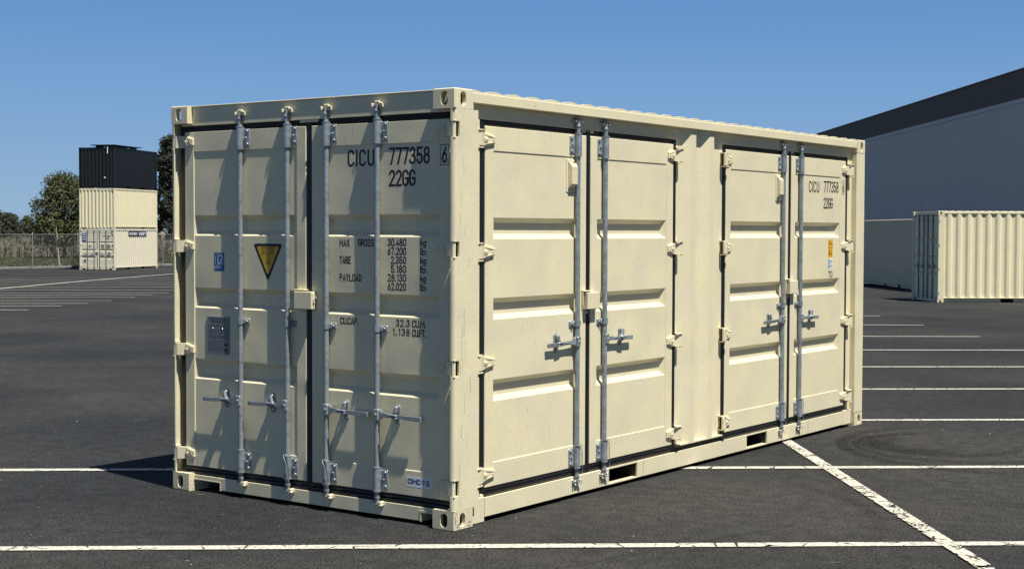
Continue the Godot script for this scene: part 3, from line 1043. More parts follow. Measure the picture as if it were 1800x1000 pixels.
func lock_rod(d: MeshInstance3D, e: Dictionary, x: float, sd: float, wired: bool) -> void:
	var lx: float = x - e.x[0]
	var y0: float = e.y[0]
	var t := at(lx, -y0, -0.031)
	obj("locking_rod", e.rod, M.zinc, d, t)
	obj("rod_bearing", e.bearing, M.zinc, d, t * at(0, e.b[1]))
	obj("rod_bearing", e.bearing, M.zinc, d, t * at(0, e.b[0]))
	obj("rod_guide", e.guide, M.zinc, d, t * at(0, e.mid))
	obj("rod_cam", e.cam_low, M.cast_zinc, d, t * at(0, e.cams[0]))
	obj("rod_cam", e.cam_high, M.cast_zinc, d, t * at(0, e.cams[1]))
	var m: ArrayMesh = e.handle_plus if sd > 0 else e.handle_minus
	obj("door_handle", m, M.zinc, d, t * at(0, e.hy))
	m = e.catch_plus if sd > 0 else e.catch_minus
	obj("handle_catch", m, M.zinc, d, at(lx + sd * e.reach, e.hy - y0 + 0.004, -0.0545))
	if wired: obj("seal_wire", e.wire, M.zinc, d, t * at(0, e.b[0]))

func post_outline(notch: bool) -> Array:   # x outwards to 0, y is z outwards to 0 (front face)
	if notch: return [Vector2(-0.012, -0.046), Vector2(0, -0.046), Vector2(0, -0.226), Vector2(-0.012, -0.226)]
	var r := 0.026
	var o := []
	for i in 7:
		var a := deg_to_rad(90.0 - 90.0 * i / 6.0)
		o.append(Vector2(-r + r * cos(a), -r + r * sin(a)))
	o.append(Vector2(0, -0.226)); o.append(Vector2(-0.012, -0.226)); o.append(Vector2(-0.012, -0.03)); o.append(Vector2(-0.03, -0.012)); o.append(Vector2(-0.032, 0))
	return o

func main_container() -> void:
	var c := thing("shipping_container", "large cream shipping container in the middle with double doors on its end and side", "container")
	var F := at(-2.438, 0, 0)                                                                        # door end: x along it, z outwards
	var S := Transform3D(Basis(Vector3(0, 0, -1), Vector3.UP, Vector3(1, 0, 0)), Vector3.ZERO)      # long side
	var up := Transform3D(Basis(Vector3(1, 0, 0), Vector3(0, 0, 1), Vector3(0, -1, 0)), Vector3.ZERO)
	# corner castings
	for sx in [-1.0, 1.0]:
		for sz in [-1.0, 1.0]:
			for sy in [-1.0, 1.0]:
				var s := mb()
				casting(s, Vector3(0.162, 0.118, 0.178), Vector3(sx, sy, sz))
				var cc := obj("corner_casting", s, M.worn if sy < 0 else M.cream, c, at(0.0 if sx > 0 else -2.438, 0.0 if sy < 0 else 2.591, 0.0 if sz > 0 else -6.058))
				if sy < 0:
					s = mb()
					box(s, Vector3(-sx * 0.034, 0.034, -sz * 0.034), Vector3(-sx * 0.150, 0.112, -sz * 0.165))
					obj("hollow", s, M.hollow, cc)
	# door-end posts, notched where the hinges sit
	var hy := [0.250, 0.955, 1.652, 2.352]
	for sx in [1.0, -1.0]:
		var s := mb()
		var y := 0.119
		for i in 5:
			var top: float = hy[i] - 0.046 if i < 4 else 2.472
			for nt in 2:
				var o := []
				for p in post_outline(nt == 1): o.append(Vector2(p.x * sx, -p.y))
				if nt == 0: prism(s, o, y, top, up_axis(), true)
				elif i < 4: prism(s, o, top, top + 0.092, up_axis(), true)
			y = top + 0.092
		# inner post, set back
		box(s, Vector3(-sx * 0.034, 0.119, -0.075), Vector3(-sx * 0.062, 2.472, -0.17))
		for p in hy:
			for k in [-0.048, 0.048]: box(s, Vector3(-sx * 0.002, p + k - 0.004, -0.050), Vector3(-sx * 0.034, p + k + 0.004, -0.003), 0.002)
		obj("corner_post", s, M.cream, c, at(0.0 if sx > 0 else -2.438))
	for sx in [1.0, -1.0]:   # far posts
		var s := mb()
		box(s, Vector3(0, 0.119, 0.0), Vector3(-sx * 0.09, 2.472, 0.176), 0.008)
		obj("corner_post", s, M.cream, c, at(0.0 if sx > 0 else -2.438, 0, -6.058))
	# header and sill of the door end
	var h := mb()
	box(h, Vector3(0.05, 2.457, -0.12), Vector3(2.388, 2.582, -0.047), 0.003)
	box(h, Vector3(0.163, 2.582, -0.12), Vector3(2.275, 2.590, -0.037), 0.002)
	box(h, Vector3(1.15, 2.44, -0.10), Vector3(1.31, 2.457, -0.05), 0.003)
	obj("door_header", h, M.cream, c, F)
	h = mb()
	for k in [[0.06, 0.423, 0.082], [0.423, 2.14, 0.024], [2.14, 2.378, 0.09]]: box(h, Vector3(k[0], k[2], -0.12), Vector3(k[1], 0.108, -0.047), 0.002)
	for k in [[0.165, 0.423, 0.423, 1.0], [2.14, 2.275, 2.14, -1.0]]:   # lifting recesses with a folded rim
		box(h, Vector3(k[2] - k[3] * 0.010, 0.020, -0.30), Vector3(k[2], 0.0805 if k[3] > 0 else 0.0885, -0.045), 0.001)
		box(h, Vector3(k[0], 0.0745, -0.30), Vector3(k[1] - 0.011, 0.0815, -0.0445) if k[3] > 0 else Vector3(k[1], 0.0895, -0.0445), 0.001)
	obj("door_sill", h, M.cream, c, F)
	# rails of the long sides
	for k in 2:
		var t := S if k == 0 else Transform3D(Basis(Vector3(0, 0, 1), Vector3.UP, Vector3(-1, 0, 0)), Vector3(-2.438, 0, -6.058))
		h = mb()
		box(h, Vector3(0.179, 2.513, -0.06), Vector3(5.879, 2.575, -0.001), 0.004)
		if k == 0:
			box(h, Vector3(0.20, 2.43, -0.11), Vector3(5.88, 2.513, -0.054), 0.002)
			for x in [1.505, 4.59]: box(h, Vector3(x - 0.075, 2.412, -0.10), Vector3(x + 0.075, 2.43, -0.056), 0.004)
		obj("top_rail", h, M.cream, c, t)
		h = mb()
		var zf := -0.045
		var x := 0.179
		for p in [[1.775, 2.15], [3.835, 4.20], [5.879, 0]]:
			box(h, Vector3(x, 0.028, -0.062), Vector3(p[0], 0.146, zf), 0.003)
			if p[1] > 0:
				box(h, Vector3(p[0], 0.136, -0.062), Vector3(p[1], 0.146, zf))
				box(h, Vector3(p[0], 0.029, -0.10), Vector3(p[1], 0.036, zf - 0.002))
			x = p[1]
		if k == 0:
			box(h, Vector3(0.183, 0.004, zf), Vector3(0.335, 0.158, -0.030), 0.004)
			box(h, Vector3(0.215, 0.14, -0.06), Vector3(0.33, 0.172, -0.034), 0.003)
			box(h, Vector3(0.352, 0.030, zf), Vector3(1.215, 0.149, -0.0395), 0.004)
			box(h, Vector3(2.225, 0.030, zf), Vector3(3.78, 0.149, -0.0395), 0.004)
			box(h, Vector3(4.98, 0.030, zf), Vector3(5.70, 0.149, -0.0395), 0.004)
			box(h, Vector3(5.70, 0.026, zf), Vector3(5.876, 0.160, -0.034), 0.004)
		obj("bottom_rail", h, M.cream, c, t)
	# fork pockets run right through under the floor
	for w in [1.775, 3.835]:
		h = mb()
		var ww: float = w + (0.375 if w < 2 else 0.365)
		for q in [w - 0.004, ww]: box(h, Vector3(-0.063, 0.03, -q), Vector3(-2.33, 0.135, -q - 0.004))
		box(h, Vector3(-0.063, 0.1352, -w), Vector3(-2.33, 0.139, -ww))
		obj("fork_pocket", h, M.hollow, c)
	# floor, roof, plain walls
	h = mb()
	box(h, Vector3(-0.062, 0.147, -0.11), Vector3(-2.37, 0.172, -6.0))
	obj("floor", h, M.floor_wood, c)
	h = mb()
	var z := 0.10
	var prof := [Vector2(0.05, -0.011), Vector2(z, -0.011)]
	while z + 0.209 < 5.98:
		prof.append(Vector2(z + 0.035, -0.004)); prof.append(Vector2(z + 0.06, 0.0)); prof.append(Vector2(z + 0.10, 0.0)); prof.append(Vector2(z + 0.13, -0.005)); prof.append(Vector2(z + 0.17, -0.011)); prof.append(Vector2(z + 0.209, -0.011))
		z += 0.209
	prof.append(Vector2(6.0, -0.011))
	for i in prof.size() - 1:
		var a: Vector2 = prof[i]
		var b: Vector2 = prof[i + 1]
		for q in [[-0.004, -2.434, 0.0]]:
			quad(h, Vector3(q[1], 2.593 + a.y, -a.x), Vector3(q[0], 2.593 + a.y, -a.x), Vector3(q[0], 2.593 + b.y, -b.x), Vector3(q[1], 2.593 + b.y, -b.x))
		for q in [-0.004, -2.434]:
			quad(h, Vector3(q, 2.574, -a.x), Vector3(q, 2.574, -b.x), Vector3(q, 2.593 + b.y, -b.x), Vector3(q, 2.593 + a.y, -a.x))
	obj("roof", h, M.cream, c)
	h = mb()
	corrugated(h, 5.70, 0.146, 2.513, 0.278, 0.036)
	obj("side_wall", h, M.cream, c, Transform3D(Basis(Vector3(0, 0, 1), Vector3.UP, Vector3(-1, 0, 0)), Vector3(-2.425, 0, -5.88)))
	h = mb()
	corrugated(h, 2.26, 0.119, 2.48, 0.25, 0.045)
	box(h, Vector3(-0.01, 2.48, -0.1), Vector3(2.27, 2.59, -0.005))
	box(h, Vector3(-0.01, 0.03, -0.1), Vector3(2.27, 0.119, -0.005))
	obj("end_wall", h, M.cream, c, Transform3D(Basis(Vector3(-1, 0, 0), Vector3.UP, Vector3(0, 0, -1)), Vector3(-0.09, 0, -6.046)))
	# ribbed panel between the two side openings, and the jambs
	h = mb()
	var pr := [Vector2(2.688, -0.062), Vector2(2.775, -0.062), Vector2(2.852, -0.022), Vector2(2.925, -0.022), Vector2(2.985, -0.062), Vector2(3.062, -0.062), Vector2(3.138, -0.022), Vector2(3.205, -0.022), Vector2(3.268, -0.062), Vector2(3.41, -0.062)]
	for i in pr.size() - 1:
		var a: Vector2 = pr[i]
		var b: Vector2 = pr[i + 1]
		quad(h, Vector3(a.x, 0.200, a.y), Vector3(b.x, 0.200, b.y), Vector3(b.x, 2.514, b.y), Vector3(a.x, 2.514, a.y))
	prism(h, [Vector2(2.69, 0.11), Vector2(2.69, 0.022), Vector2(3.385, 0.022), Vector2(3.385, 0.11)], 0.190, 0.200, up_axis())
	box(h, Vector3(2.69, 0.146, -0.11), Vector3(3.41, 0.199, -0.075))
	obj("side_panel", h, M.cream, c, S)
	h = mb()
	box(h, Vector3(0.227, 0.162, -0.12), Vector3(0.251, 2.42, -0.007), 0.003)
	box(h, Vector3(0.251, 0.162, -0.12), Vector3(0.302, 2.43, -0.085), 0.003)
	obj("door_jamb", h, M.cream, c, S)
	h = mb()
	box(h, Vector3(5.792, 0.146, -0.12), Vector3(5.884, 2.43, -0.055), 0.003)
	obj("door_jamb", h, M.cream, c, S)
	# hinge lugs of the side doors
	var shy := [0.285, 0.965, 1.635, 2.310]
	for e in [[0.228, 1.0], [2.70, -1.0], [3.388, 1.0], [5.82, -1.0]]:
		for y in shy:
			for k in [-0.052, 0.052]:
				h = mb()
				prism(h, [Vector2(-e[1] * 0.012, 0.060), Vector2(-e[1] * 0.014, 0.004), Vector2(e[1] * 0.012, -0.004), Vector2(e[1] * 0.062, 0.006), Vector2(e[1] * 0.066, 0.016), Vector2(e[1] * 0.02, 0.060)], y + k - 0.004, y + k + 0.004, at(e[0], 0, 0) * up_axis())
				obj("hinge_lug", h, M.cream, c, S)
	# ---- doors
	var common := {handle_plus = handle_mesh(1), handle_minus = handle_mesh(-1), catch_plus = catch_mesh(1), catch_minus = catch_mesh(-1), cam_low = cam_mesh(-1), cam_high = cam_mesh(1)}
	var front := {y = [0.166, 2.418], creases = [0.322, 2.284], tops = [1.860, 1.376, 0.897], gh = 0.137, hinges = hy, rod = rod_mesh(0.115, 2.502, 0.245, 2.362), bearing = bearing_mesh(1), guide = guide_mesh(1), b = [0.245, 2.362], mid = 1.165, cams = [0.112, 2.505], hy = 0.643, reach = 0.150, wire = wire_mesh(1)}
	front.merge(common)
	var side := {y = [0.203, 2.392], creases = [0.352, 2.244], tops = [1.842, 1.352, 0.854], gh = 0.131, hinges = shy, rod = rod_mesh(0.128, 2.462, 0.275, 2.325), bearing = bearing_mesh(-1), guide = guide_mesh(-1), b = [0.275, 2.325], mid = 1.155, cams = [0.126, 2.464], hy = 1.036, reach = 0.228, wire = wire_mesh(1)}
	side.merge(common)
	var spec := [
		[F, front, [0.082, 1.206], [0.172, 1.123], [0.042, 0.024, 0.058, 0.038], 0.018, 0.155, 1.0, [0.632, 1.058], -1.0, [false, true]],
		[F, front, [1.254, 2.369], [1.355, 2.283], [0.024, 0.03, 0.058, 0.038], 2.418, 0.155, -1.0, [1.396, 1.815], 1.0, [true, false]],
		[S, side, [0.362, 1.478], [0.449, 1.392], [0.058, 0.024, 0.056, 0.036], 0.236, 0.215, 1.0, [1.349], -1.0, [true]],
		[S, side, [1.532, 2.636], [1.614, 2.540], [0.024, 0.048, 0.056, 0.036], 2.705, 0.155, -1.0, [1.685], 1.0, [true]],
		[S, side, [3.455, 4.564], [3.537, 4.480], [0.044, 0.024, 0.056, 0.036], 3.375, 0.165, 1.0, [4.434], -1.0, [true]],
		[S, side, [4.619, 5.740], [4.699, 5.624], [0.024, 0.050, 0.056, 0.036], 5.815, 0.160, -1.0, [4.772], 1.0, [true]]]
	var doors := []
	for k in spec:
		var e: Dictionary = k[1].duplicate()
		e.x = k[2]; e.p = k[3]; e.seal = k[4]; e.pin = k[5]
		e.hinge_mesh = hinge_mesh(k[6], k[7])
		var d := door(c, k[0], e)
		for i in k[8].size(): lock_rod(d, e, k[8][i], k[9], k[10][i])
		for x in k[8]:   # the keepers stay on the frame
			for q in 2:
				var km := keeper_mesh(1.0 if q == 1 else -1.0)
				obj("cam_keeper", km, M.cast_zinc if k[0] == S else M.cream, c, k[0] * at(x, e.cams[q] + (0.014 if q == 1 else -0.014), -0.031))
		doors.append(d)
	# lock boxes over the meeting stiles
	for k in [[doors[0], 1.218 - 0.082, 1.320 - 0.166], [doors[2], 1.505 - 0.360, 1.300 - 0.203], [doors[4], 4.592 - 3.453, 1.300 - 0.203]]:
		var s := mb()
		var x: float = k[1]
		var y: float = k[2]
		box(s, Vector3(x - 0.075, y - 0.055, -0.050), Vector3(x + 0.075, y + 0.055, -0.003), 0.003)
		box(s, Vector3(x - 0.088, y + 0.062, -0.052), Vector3(x + 0.01, y + 0.068, -0.012), 0.002)
		box(s, Vector3(x - 0.088, y - 0.03, -0.052), Vector3(x - 0.082, y + 0.068, -0.030), 0.002)
		box(s, Vector3(x + 0.075, y - 0.02, -0.040), Vector3(x + 0.078, y + 0.045, -0.012), 0.001)
		tube(s, [Vector3(x + 0.078, y + 0.005, -0.022), Vector3(x + 0.092, y + 0.006, -0.020), Vector3(x + 0.100, y + 0.016, -0.020), Vector3(x + 0.097, y + 0.028, -0.020)], 0.0035, 8)
		box(s, Vector3(x - 0.050, y - 0.085, -0.050), Vector3(x - 0.018, y - 0.068, -0.040), 0.002)
		obj("lock_box", s, M.cream, k[0])
	# vents
	for k in [[doors[2], 1.292 - 0.36], [doors[4], 4.372 - 3.453]]:
		var s := mb()
		var x: float = k[1]
		var y := 2.122 - 0.203
		box(s, Vector3(x - 0.05, y - 0.108, -0.055), Vector3(x + 0.05, y + 0.108, -0.050), 0.002)
		var t := Transform3D(Basis(Vector3(0, 0, 1), Vector3(0, 1, 0), Vector3(-1, 0, 0)), Vector3(x, y, -0.05))
		prism(s, [Vector2(0, -0.085), Vector2(0.032, -0.055), Vector2(0.032, 0.058), Vector2(0.018, 0.082), Vector2(0, 0.082)], -0.034, 0.036, t, true)
		for q in [-0.03, 0.03]: bolt(s, Vector3(x + q, y + 0.095, -0.05), 0.007, 0.005)
		bolt(s, Vector3(x, y - 0.098, -0.05), 0.007, 0.005)
		obj("vent", s, M.cream, k[0])
	# scrapes on the near post and chips on its lower corner block, bare and dirty where the paint is gone
	h = mb()
	for k in [[0.070, 2.33, 0.05], [0.085, 2.20, 0.09], [0.062, 2.02, 0.12], [0.058, 1.86, 0.07], [0.092, 1.30, 0.16], [0.072, 1.20, 0.20], [0.105, 1.12, 0.14], [0.080, 1.02, 0.10], [0.055, 0.98, 0.06], [0.100, 0.80, 0.12], [0.066, 0.62, 0.08], [0.118, 0.55, 0.07], [0.050, 0.38, 0.07], [0.056, 0.30, 0.05], [0.060, 0.20, 0.06], [0.14, 1.6, 0.05], [0.15, 0.9, 0.09]]:
		var l: float = k[2]
		var tl := rng.randf_range(-0.006, 0.006)
		var wd := rng.randf_range(0.0012, 0.0034)
		stroke(h, [Vector2(k[0], k[1]), Vector2(k[0] + tl * 0.6, k[1] - l * 0.5), Vector2(k[0] + tl, k[1] - l)], wd, 0.0004)
	for k in [[0.010, 0.06, 0.02, 0.05], [0.045, 0.03, 0.03, 0.016], [0.085, 0.022, 0.04, 0.022], [0.11, 0.055, 0.012, 0.03], [0.15, 0.035, 0.02, 0.014], [0.02, 0.10, 0.018, 0.014], [0.13, 0.016, 0.05, 0.010]]:
		for q in 5:
			var cx: float = k[0] + rng.randf_range(-0.5, 0.5) * k[2]
			var cy: float = clampf(k[1] + rng.randf_range(-0.5, 0.5) * k[3], 0.008, 0.110)
			var pl := []
			for i in 7:
				var an := TAU * i / 7.0
				var rr := rng.randf_range(0.25, 1.0)
				pl.append(Vector2(clampf(cx + cos(an) * k[2] * 0.42 * rr, 0.008, 0.17), clampf(cy + sin(an) * k[3] * 0.42 * rr, 0.008, 0.11)))
			if Vector2(cx - 0.098, (cy - 0.059) * 0.7).length() > 0.045: flat_poly(h, pl, 0.0004 + q * 0.0001, 0.0004)
	var scuffs := obj("paint_scuffs", h, M.scuff, c, S)
	scuffs.set_meta("kind", "stuff")
	markings(doors)

func up_axis() -> Transform3D:   # outline (x, y) pulled along z  ->  (x, -y as z, height)
	return Transform3D(Basis(Vector3(1, 0, 0), Vector3(0, 0, -1), Vector3(0, 1, 0)), Vector3.ZERO)

func flat_poly(s: SurfaceTool, pts: Array, z: float, thick := 0.0008) -> void:
	prism(s, pts, z - thick, z)

func rrect(x0: float, y0: float, x1: float, y1: float, r: float) -> Array:
	var o := []
	for k in [[x1 - r, y1 - r, 0.0], [x0 + r, y1 - r, 90.0], [x0 + r, y0 + r, 180.0], [x1 - r, y0 + r, 270.0]]:
		o += arc(k[0], k[1], r, r, k[2], k[2] + 90.0, 4)
	return o

func printed(d: MeshInstance3D, o: Vector2, text: String, a: float, b: float, y: float, h: float, t: float, gap := 0.5) -> void:
	var s := mb()
	write(s, text, a - o.x, b - o.x, y - o.y, h, t * 1.12, -0.0546, gap)
	obj("lettering", s, M.ink, d)

func markings(doors: Array) -> void:
	var zp := -0.0545
	# door end, right leaf: everything below in metres from the leaf's lower left corner
	var d: MeshInstance3D = doors[1]
	var ox := -2.438 + 1.254
	var oy := 0.166
	var put := func(text: String, a: float, b: float, y: float, h: float, t: float, gap := 0.5) -> void:
		printed(doors[1], Vector2(-2.438 + 1.254, 0.166), text, a, b, y, h, t, gap)
	put.call("CICU", -0.884, -0.665, 2.153, 0.104, 0.0125, 0.62)
	put.call("777358", -0.549, -0.229, 2.157, 0.104, 0.0125, 0.42)
	put.call("22GG", -0.549, -0.339, 2.027, 0.100, 0.0125, 0.42)
	var s6 := mb()
	write(s6, "6", -0.135 - ox, -0.092 - ox, 2.158 - oy, 0.096, 0.0125, zp + 0.006)
	stroke(s6, [Vector2(-0.146, 2.148), Vector2(-0.081, 2.148), Vector2(-0.081, 2.266), Vector2(-0.146, 2.266), Vector2(-0.146, 2.148)].map(func(p): return p - Vector2(ox, oy)), 0.0042, zp + 0.006)
	obj("lettering", s6, M.ink, d)
	var rows := [["MAX", "GROSS", "30.480", "kg"], ["", "", "67.200", "lb"], ["TARE", "", "2.350", "kg"], ["", "", "5.180", "lb"], ["PAYLOAD", "", "28.130", "kg"], ["", "", "62.020", "lb"]]
	for i in 6:
		var y := 1.6665 - 0.0535 * i
		var r: Array = rows[i]
		if r[0] == "MAX": put.call("MAX", -0.952, -0.866, y - 0.006, 0.047, 0.0066)
		if r[0] == "TARE": put.call("TARE", -0.952, -0.856, y - 0.005, 0.047, 0.0066)
		if r[0] == "PAYLOAD": put.call("PAYLOAD", -0.952, -0.768, y - 0.006, 0.047, 0.0066)
		if r[1]: put.call("GROSS", -0.800, -0.668, y - 0.004, 0.047, 0.0066)
		put.call(r[2], -0.559 if r[2].length() == 6 else -0.534, -0.412, y, 0.047, 0.0066)
		put.call(r[3], -0.304, -0.256, y + 0.001, 0.045, 0.0066, 0.35)
	put.call("CU.CAP.", -0.947, -0.796, 1.178, 0.045, 0.0064, 0.4)
	put.call("32.3", -0.492, -0.384, 1.181, 0.045, 0.0064, 0.7)
	put.call("CU.M.", -0.366, -0.260, 1.180, 0.045, 0.0064, 0.35)
	put.call("1,138", -0.521, -0.383, 1.127, 0.045, 0.0064, 0.7)
	put.call("CU.FT.", -0.366, -0.260, 1.125, 0.045, 0.0064, 0.35)
	# maker's label
	var lb := mb()
	flat_poly(lb, rrect(-0.407 - ox, 0.222 - oy, -0.214 - ox, 0.284 - oy, 0.003), -0.0494)
	obj("maker_label", lb, M.label_white, d)
	lb = mb()
	write(lb, "CIMC", -0.395 - ox, -0.294 - ox, 0.238 - oy, 0.033, 0.0076, -0.0491, 0.42)
	var cj := func(pts: Array) -> void:
		var l := []
		for i in range(0, pts.size(), 2): l.append(Vector2(-0.287 - ox + pts[i] * 0.029, 0.236 - oy + pts[i + 1] * 0.036))
		stroke(lb, l, 0.0038, -0.0491 + rng.randf() * 0.0002)
	cj.call([.5, 1.05, .5, -.05]); cj.call([.1, .8, .9, .8, .9, .38, .1, .38, .1, .8])
	cj.call([1.45, 1.05, 1.25, .72]); cj.call([1.4, .8, 1.4, .42]); cj.call([1.7, 1.0, 1.7, .42]); cj.call([1.4, .84, 2.1, .84]); cj.call([1.4, .63, 2.05, .63]); cj.call([1.35, .44, 2.15, .44]); cj.call([1.72, .40, 1.72, -.05]); cj.call([1.2, .27, 2.2, .27]); cj.call([1.68, .25, 1.2, -.03]); cj.call([1.76, .25, 2.25, -.03])
	obj("lettering", lb, M.navy, d)
	# left leaf
	d = doors[0]
	ox = -2.438 + 0.082
	var st := mb()
	flat_poly(st, rrect(-2.086 - ox, 1.483 - oy, -1.976 - ox, 1.617 - oy, 0.008), zp - 0.0008)
	obj("blue_label", st, M.label_white, d)
	st = mb()
	flat_poly(st, rrect(-2.080 - ox, 1.489 - oy, -1.982 - ox, 1.611 - oy, 0.003), zp)
	obj("blue_label", st, M.blue_ink, d)
	st = mb()
	var p2 := func(pts: Array) -> Array:
		var l := []
		for i in range(0, pts.size(), 2): l.append(Vector2(pts[i] - ox, pts[i + 1] - oy))
		return l
	stroke(st, p2.call([-2.041, 1.592, -2.041, 1.540, -2.019, 1.540]), 0.006, zp + 0.0006)
	stroke(st, p2.call([-2.024, 1.590, -2.010, 1.590, -2.002, 1.582, -2.002, 1.570, -2.010, 1.562, -2.018, 1.560, -1.999, 1.540]), 0.005, zp + 0.0008)
	stroke(st, p2.call([-2.052, 1.600, -1.992, 1.600, -1.992, 1.532, -2.052, 1.532]), 0.0016, zp + 0.0006)
	write(st, "LLOYDS", -2.076 - ox, -2.036 - ox, 1.519 - oy, 0.007, 0.0016, zp + 0.0006)
	write(st, "REGISTER", -2.076 - ox, -2.010 - ox, 1.508 - oy, 0.007, 0.0016, zp + 0.0006)
	write(st, "LR", -2.076 - ox, -2.058 - ox, 1.496 - oy, 0.007, 0.0016, zp + 0.0006)
	for i in 7: stroke(st, p2.call([-2.068, 1.538 + i * 0.009, -2.064, 1.538 + i * 0.009]), 0.004, zp + 0.0006)
	obj("lettering", st, M.white_ink, d)
	var tri3 := func(k: float) -> Array:   # downward triangle with rounded corners
		var cs := [Vector2(-1.712, 1.676), Vector2(-1.440, 1.676), Vector2(-1.576, 1.428)]
		var cen := Vector2(-1.576, 1.594)
		var out := []
		for i in 3:
			var v: Vector2 = cen + (cs[i] - cen) * k
			var a: Vector2 = (cen + (cs[(i + 2) % 3] - cen) * k - v).normalized()
			var b: Vector2 = (cen + (cs[(i + 1) % 3] - cen) * k - v).normalized()
			for q in 5:
				var f := q / 4.0
				var r := 0.024 * k
				out.append(v + a * r * (1 - f) * (1 - f) + b * r * f * f - Vector2(ox, oy))
		return out
	st = mb(); flat_poly(st, tri3.call(1.03), zp - 0.0008); obj("warning_triangle", st, M.yellow, d)
	st = mb(); flat_poly(st, tri3.call(0.98), zp); obj("warning_triangle", st, M.ink, d)
	st = mb(); flat_poly(st, tri3.call(0.76), zp + 0.0009); obj("warning_triangle", st, M.yellow, d)
	st = mb()
	for k in [["ATTENTION", 0.124, 1.637, 0.017, 0.0030], ["THIS CONTAINER", 0.108, 1.621, 0.009, 0.0018], ["MUST BE REPAIRED", 0.112, 1.606, 0.009, 0.0018], ["ONLY", 0.030, 1.590, 0.010, 0.0018], ["WITH", 0.032, 1.574, 0.010, 0.0018], ["CORTEN", 0.044, 1.557, 0.010, 0.0018], ["STEEL", 0.034, 1.540, 0.010, 0.0018]]:
		write(st, k[0], -1.576 - k[1] * 0.5 - ox, -1.576 + k[1] * 0.5 - ox, k[2] - oy, k[3], k[4], zp + 0.0015)
	obj("lettering", st, M.ink, d)
	st = mb()
	box(st, Vector3(-2.144 - ox, 0.935 - oy, -0.055), Vector3(-1.934 - ox, 1.186 - oy, -0.0490), 0.0006)
	obj("data_plate", st, M.plate, d)
	st = mb()
	for k in [["APPROVED FOR TRANSPORT", 0.160, 1.164, 0.011, 0.0018], ["UNDER CUSTOMS SEAL", 0.130, 1.149, 0.010, 0.0018], ["CSC SAFETY APPROVAL", 0.150, 1.040, 0.010, 0.0018]]:
		write(st, k[0], -2.039 - k[1] * 0.5 - ox, -2.039 + k[1] * 0.5 - ox, k[2] - oy, k[3], k[4], -0.0486)
	for y in [1.121, 1.098, 1.080, 1.058, 1.022, 1.008, 0.994, 0.982, 0.970, 0.958]:
		stroke(st, p2.call([-2.132, y, -1.946 if y > 1.05 else -1.985, y]), 0.0022, -0.0486)
	stroke(st, p2.call([-2.100, 1.146, -1.978, 1.146, -1.978, 1.130, -2.100, 1.130, -2.100, 1.146]), 0.0014, -0.0484)
	for y in [1.000, 0.965]: stroke(st, p2.call([-1.972, y, -1.950, y]), 0.014, -0.0486)
	obj("lettering", st, M.ink, d)
	for x in [-2.086, -1.996]:
		st = mb()
		bolt(st, Vector3(x - ox, 1.105 - oy, -0.0490), 0.0055, 0.0045)
		obj("rivet", st, M.steel, d)
	# far leaf of the side
	d = doors[5]
	ox = 4.619
	oy = 0.203
	put = func(text: String, a: float, b: float, y: float, h: float, t: float, gap := 0.5) -> void:
		printed(doors[5], Vector2(4.619, 0.203), text, a, b, y, h, t, gap)
	put.call("CICU", 4.973, 5.189, 2.098, 0.098, 0.0120, 0.62)
	put.call("777358", 5.280, 5.596, 2.104, 0.100, 0.0120, 0.42)
	put.call("22GG", 5.277, 5.477, 1.963, 0.096, 0.0120, 0.42)
	s6 = mb()
	write(s6, "6", 5.668 - ox, 5.708 - ox, 2.108 - oy, 0.094, 0.0120, zp + 0.006)
	stroke(s6, [Vector2(5.657, 2.098), Vector2(5.719, 2.098), Vector2(5.719, 2.214), Vector2(5.657, 2.214), Vector2(5.657, 2.098)].map(func(p): return p - Vector2(ox, oy)), 0.0040, zp + 0.006)
	obj("lettering", s6, M.ink, d)
	put.call("70", 5.392, 5.482, 1.358, 0.058, 0.0085, 0.5)
	st = mb(); flat_poly(st, rrect(5.374 - ox, 1.432 - oy, 5.493 - ox, 1.700 - oy, 0.003), zp - 0.0008); obj("height_label", st, M.ink, d)
	st = mb(); flat_poly(st, rrect(5.382 - ox, 1.536 - oy, 5.485 - ox, 1.692 - oy, 0.002), zp); obj("height_label", st, M.orange, d)
	st = mb(); flat_poly(st, rrect(5.382 - ox, 1.440 - oy, 5.485 - ox, 1.522 - oy, 0.002), zp); obj("size_label", st, M.label_white, d)
	st = mb(); flat_poly(st, rrect(5.386 - ox, 1.444 - oy, 5.424 - ox, 1.518 - oy, 0.002), zp + 0.0007); obj("size_label", st, M.green, d)
	st = mb()
	write(st, "2.6", 5.394 - ox, 5.450 - ox, 1.650 - oy, 0.032, 0.005, zp + 0.0008)
	write(st, "M", 5.458 - ox, 5.478 - ox, 1.640 - oy, 0.022, 0.004, zp + 0.0008)
	stroke(st, [Vector2(5.384 - ox, 1.622 - oy), Vector2(5.483 - ox, 1.622 - oy)], 0.003, zp + 0.0008)
	write(st, "8", 5.402 - ox, 5.422 - ox, 1.552 - oy, 0.052, 0.006, zp + 0.0008)
	write(st, "6", 5.440 - ox, 5.460 - ox, 1.552 - oy, 0.052, 0.006, zp + 0.0008)
	write(st, "C", 5.434 - ox, 5.474 - ox, 1.452 - oy, 0.058, 0.008, zp + 0.0008)
	obj("lettering", st, M.ink, d)
	st = mb()
	write(st, "I", 5.398 - ox, 5.404 - ox, 1.454 - oy, 0.054, 0.006, zp + 0.0012)
	write(st, "I", 5.410 - ox, 5.416 - ox, 1.454 - oy, 0.054, 0.006, zp + 0.0012)
	obj("lettering", st, M.white_ink, d)

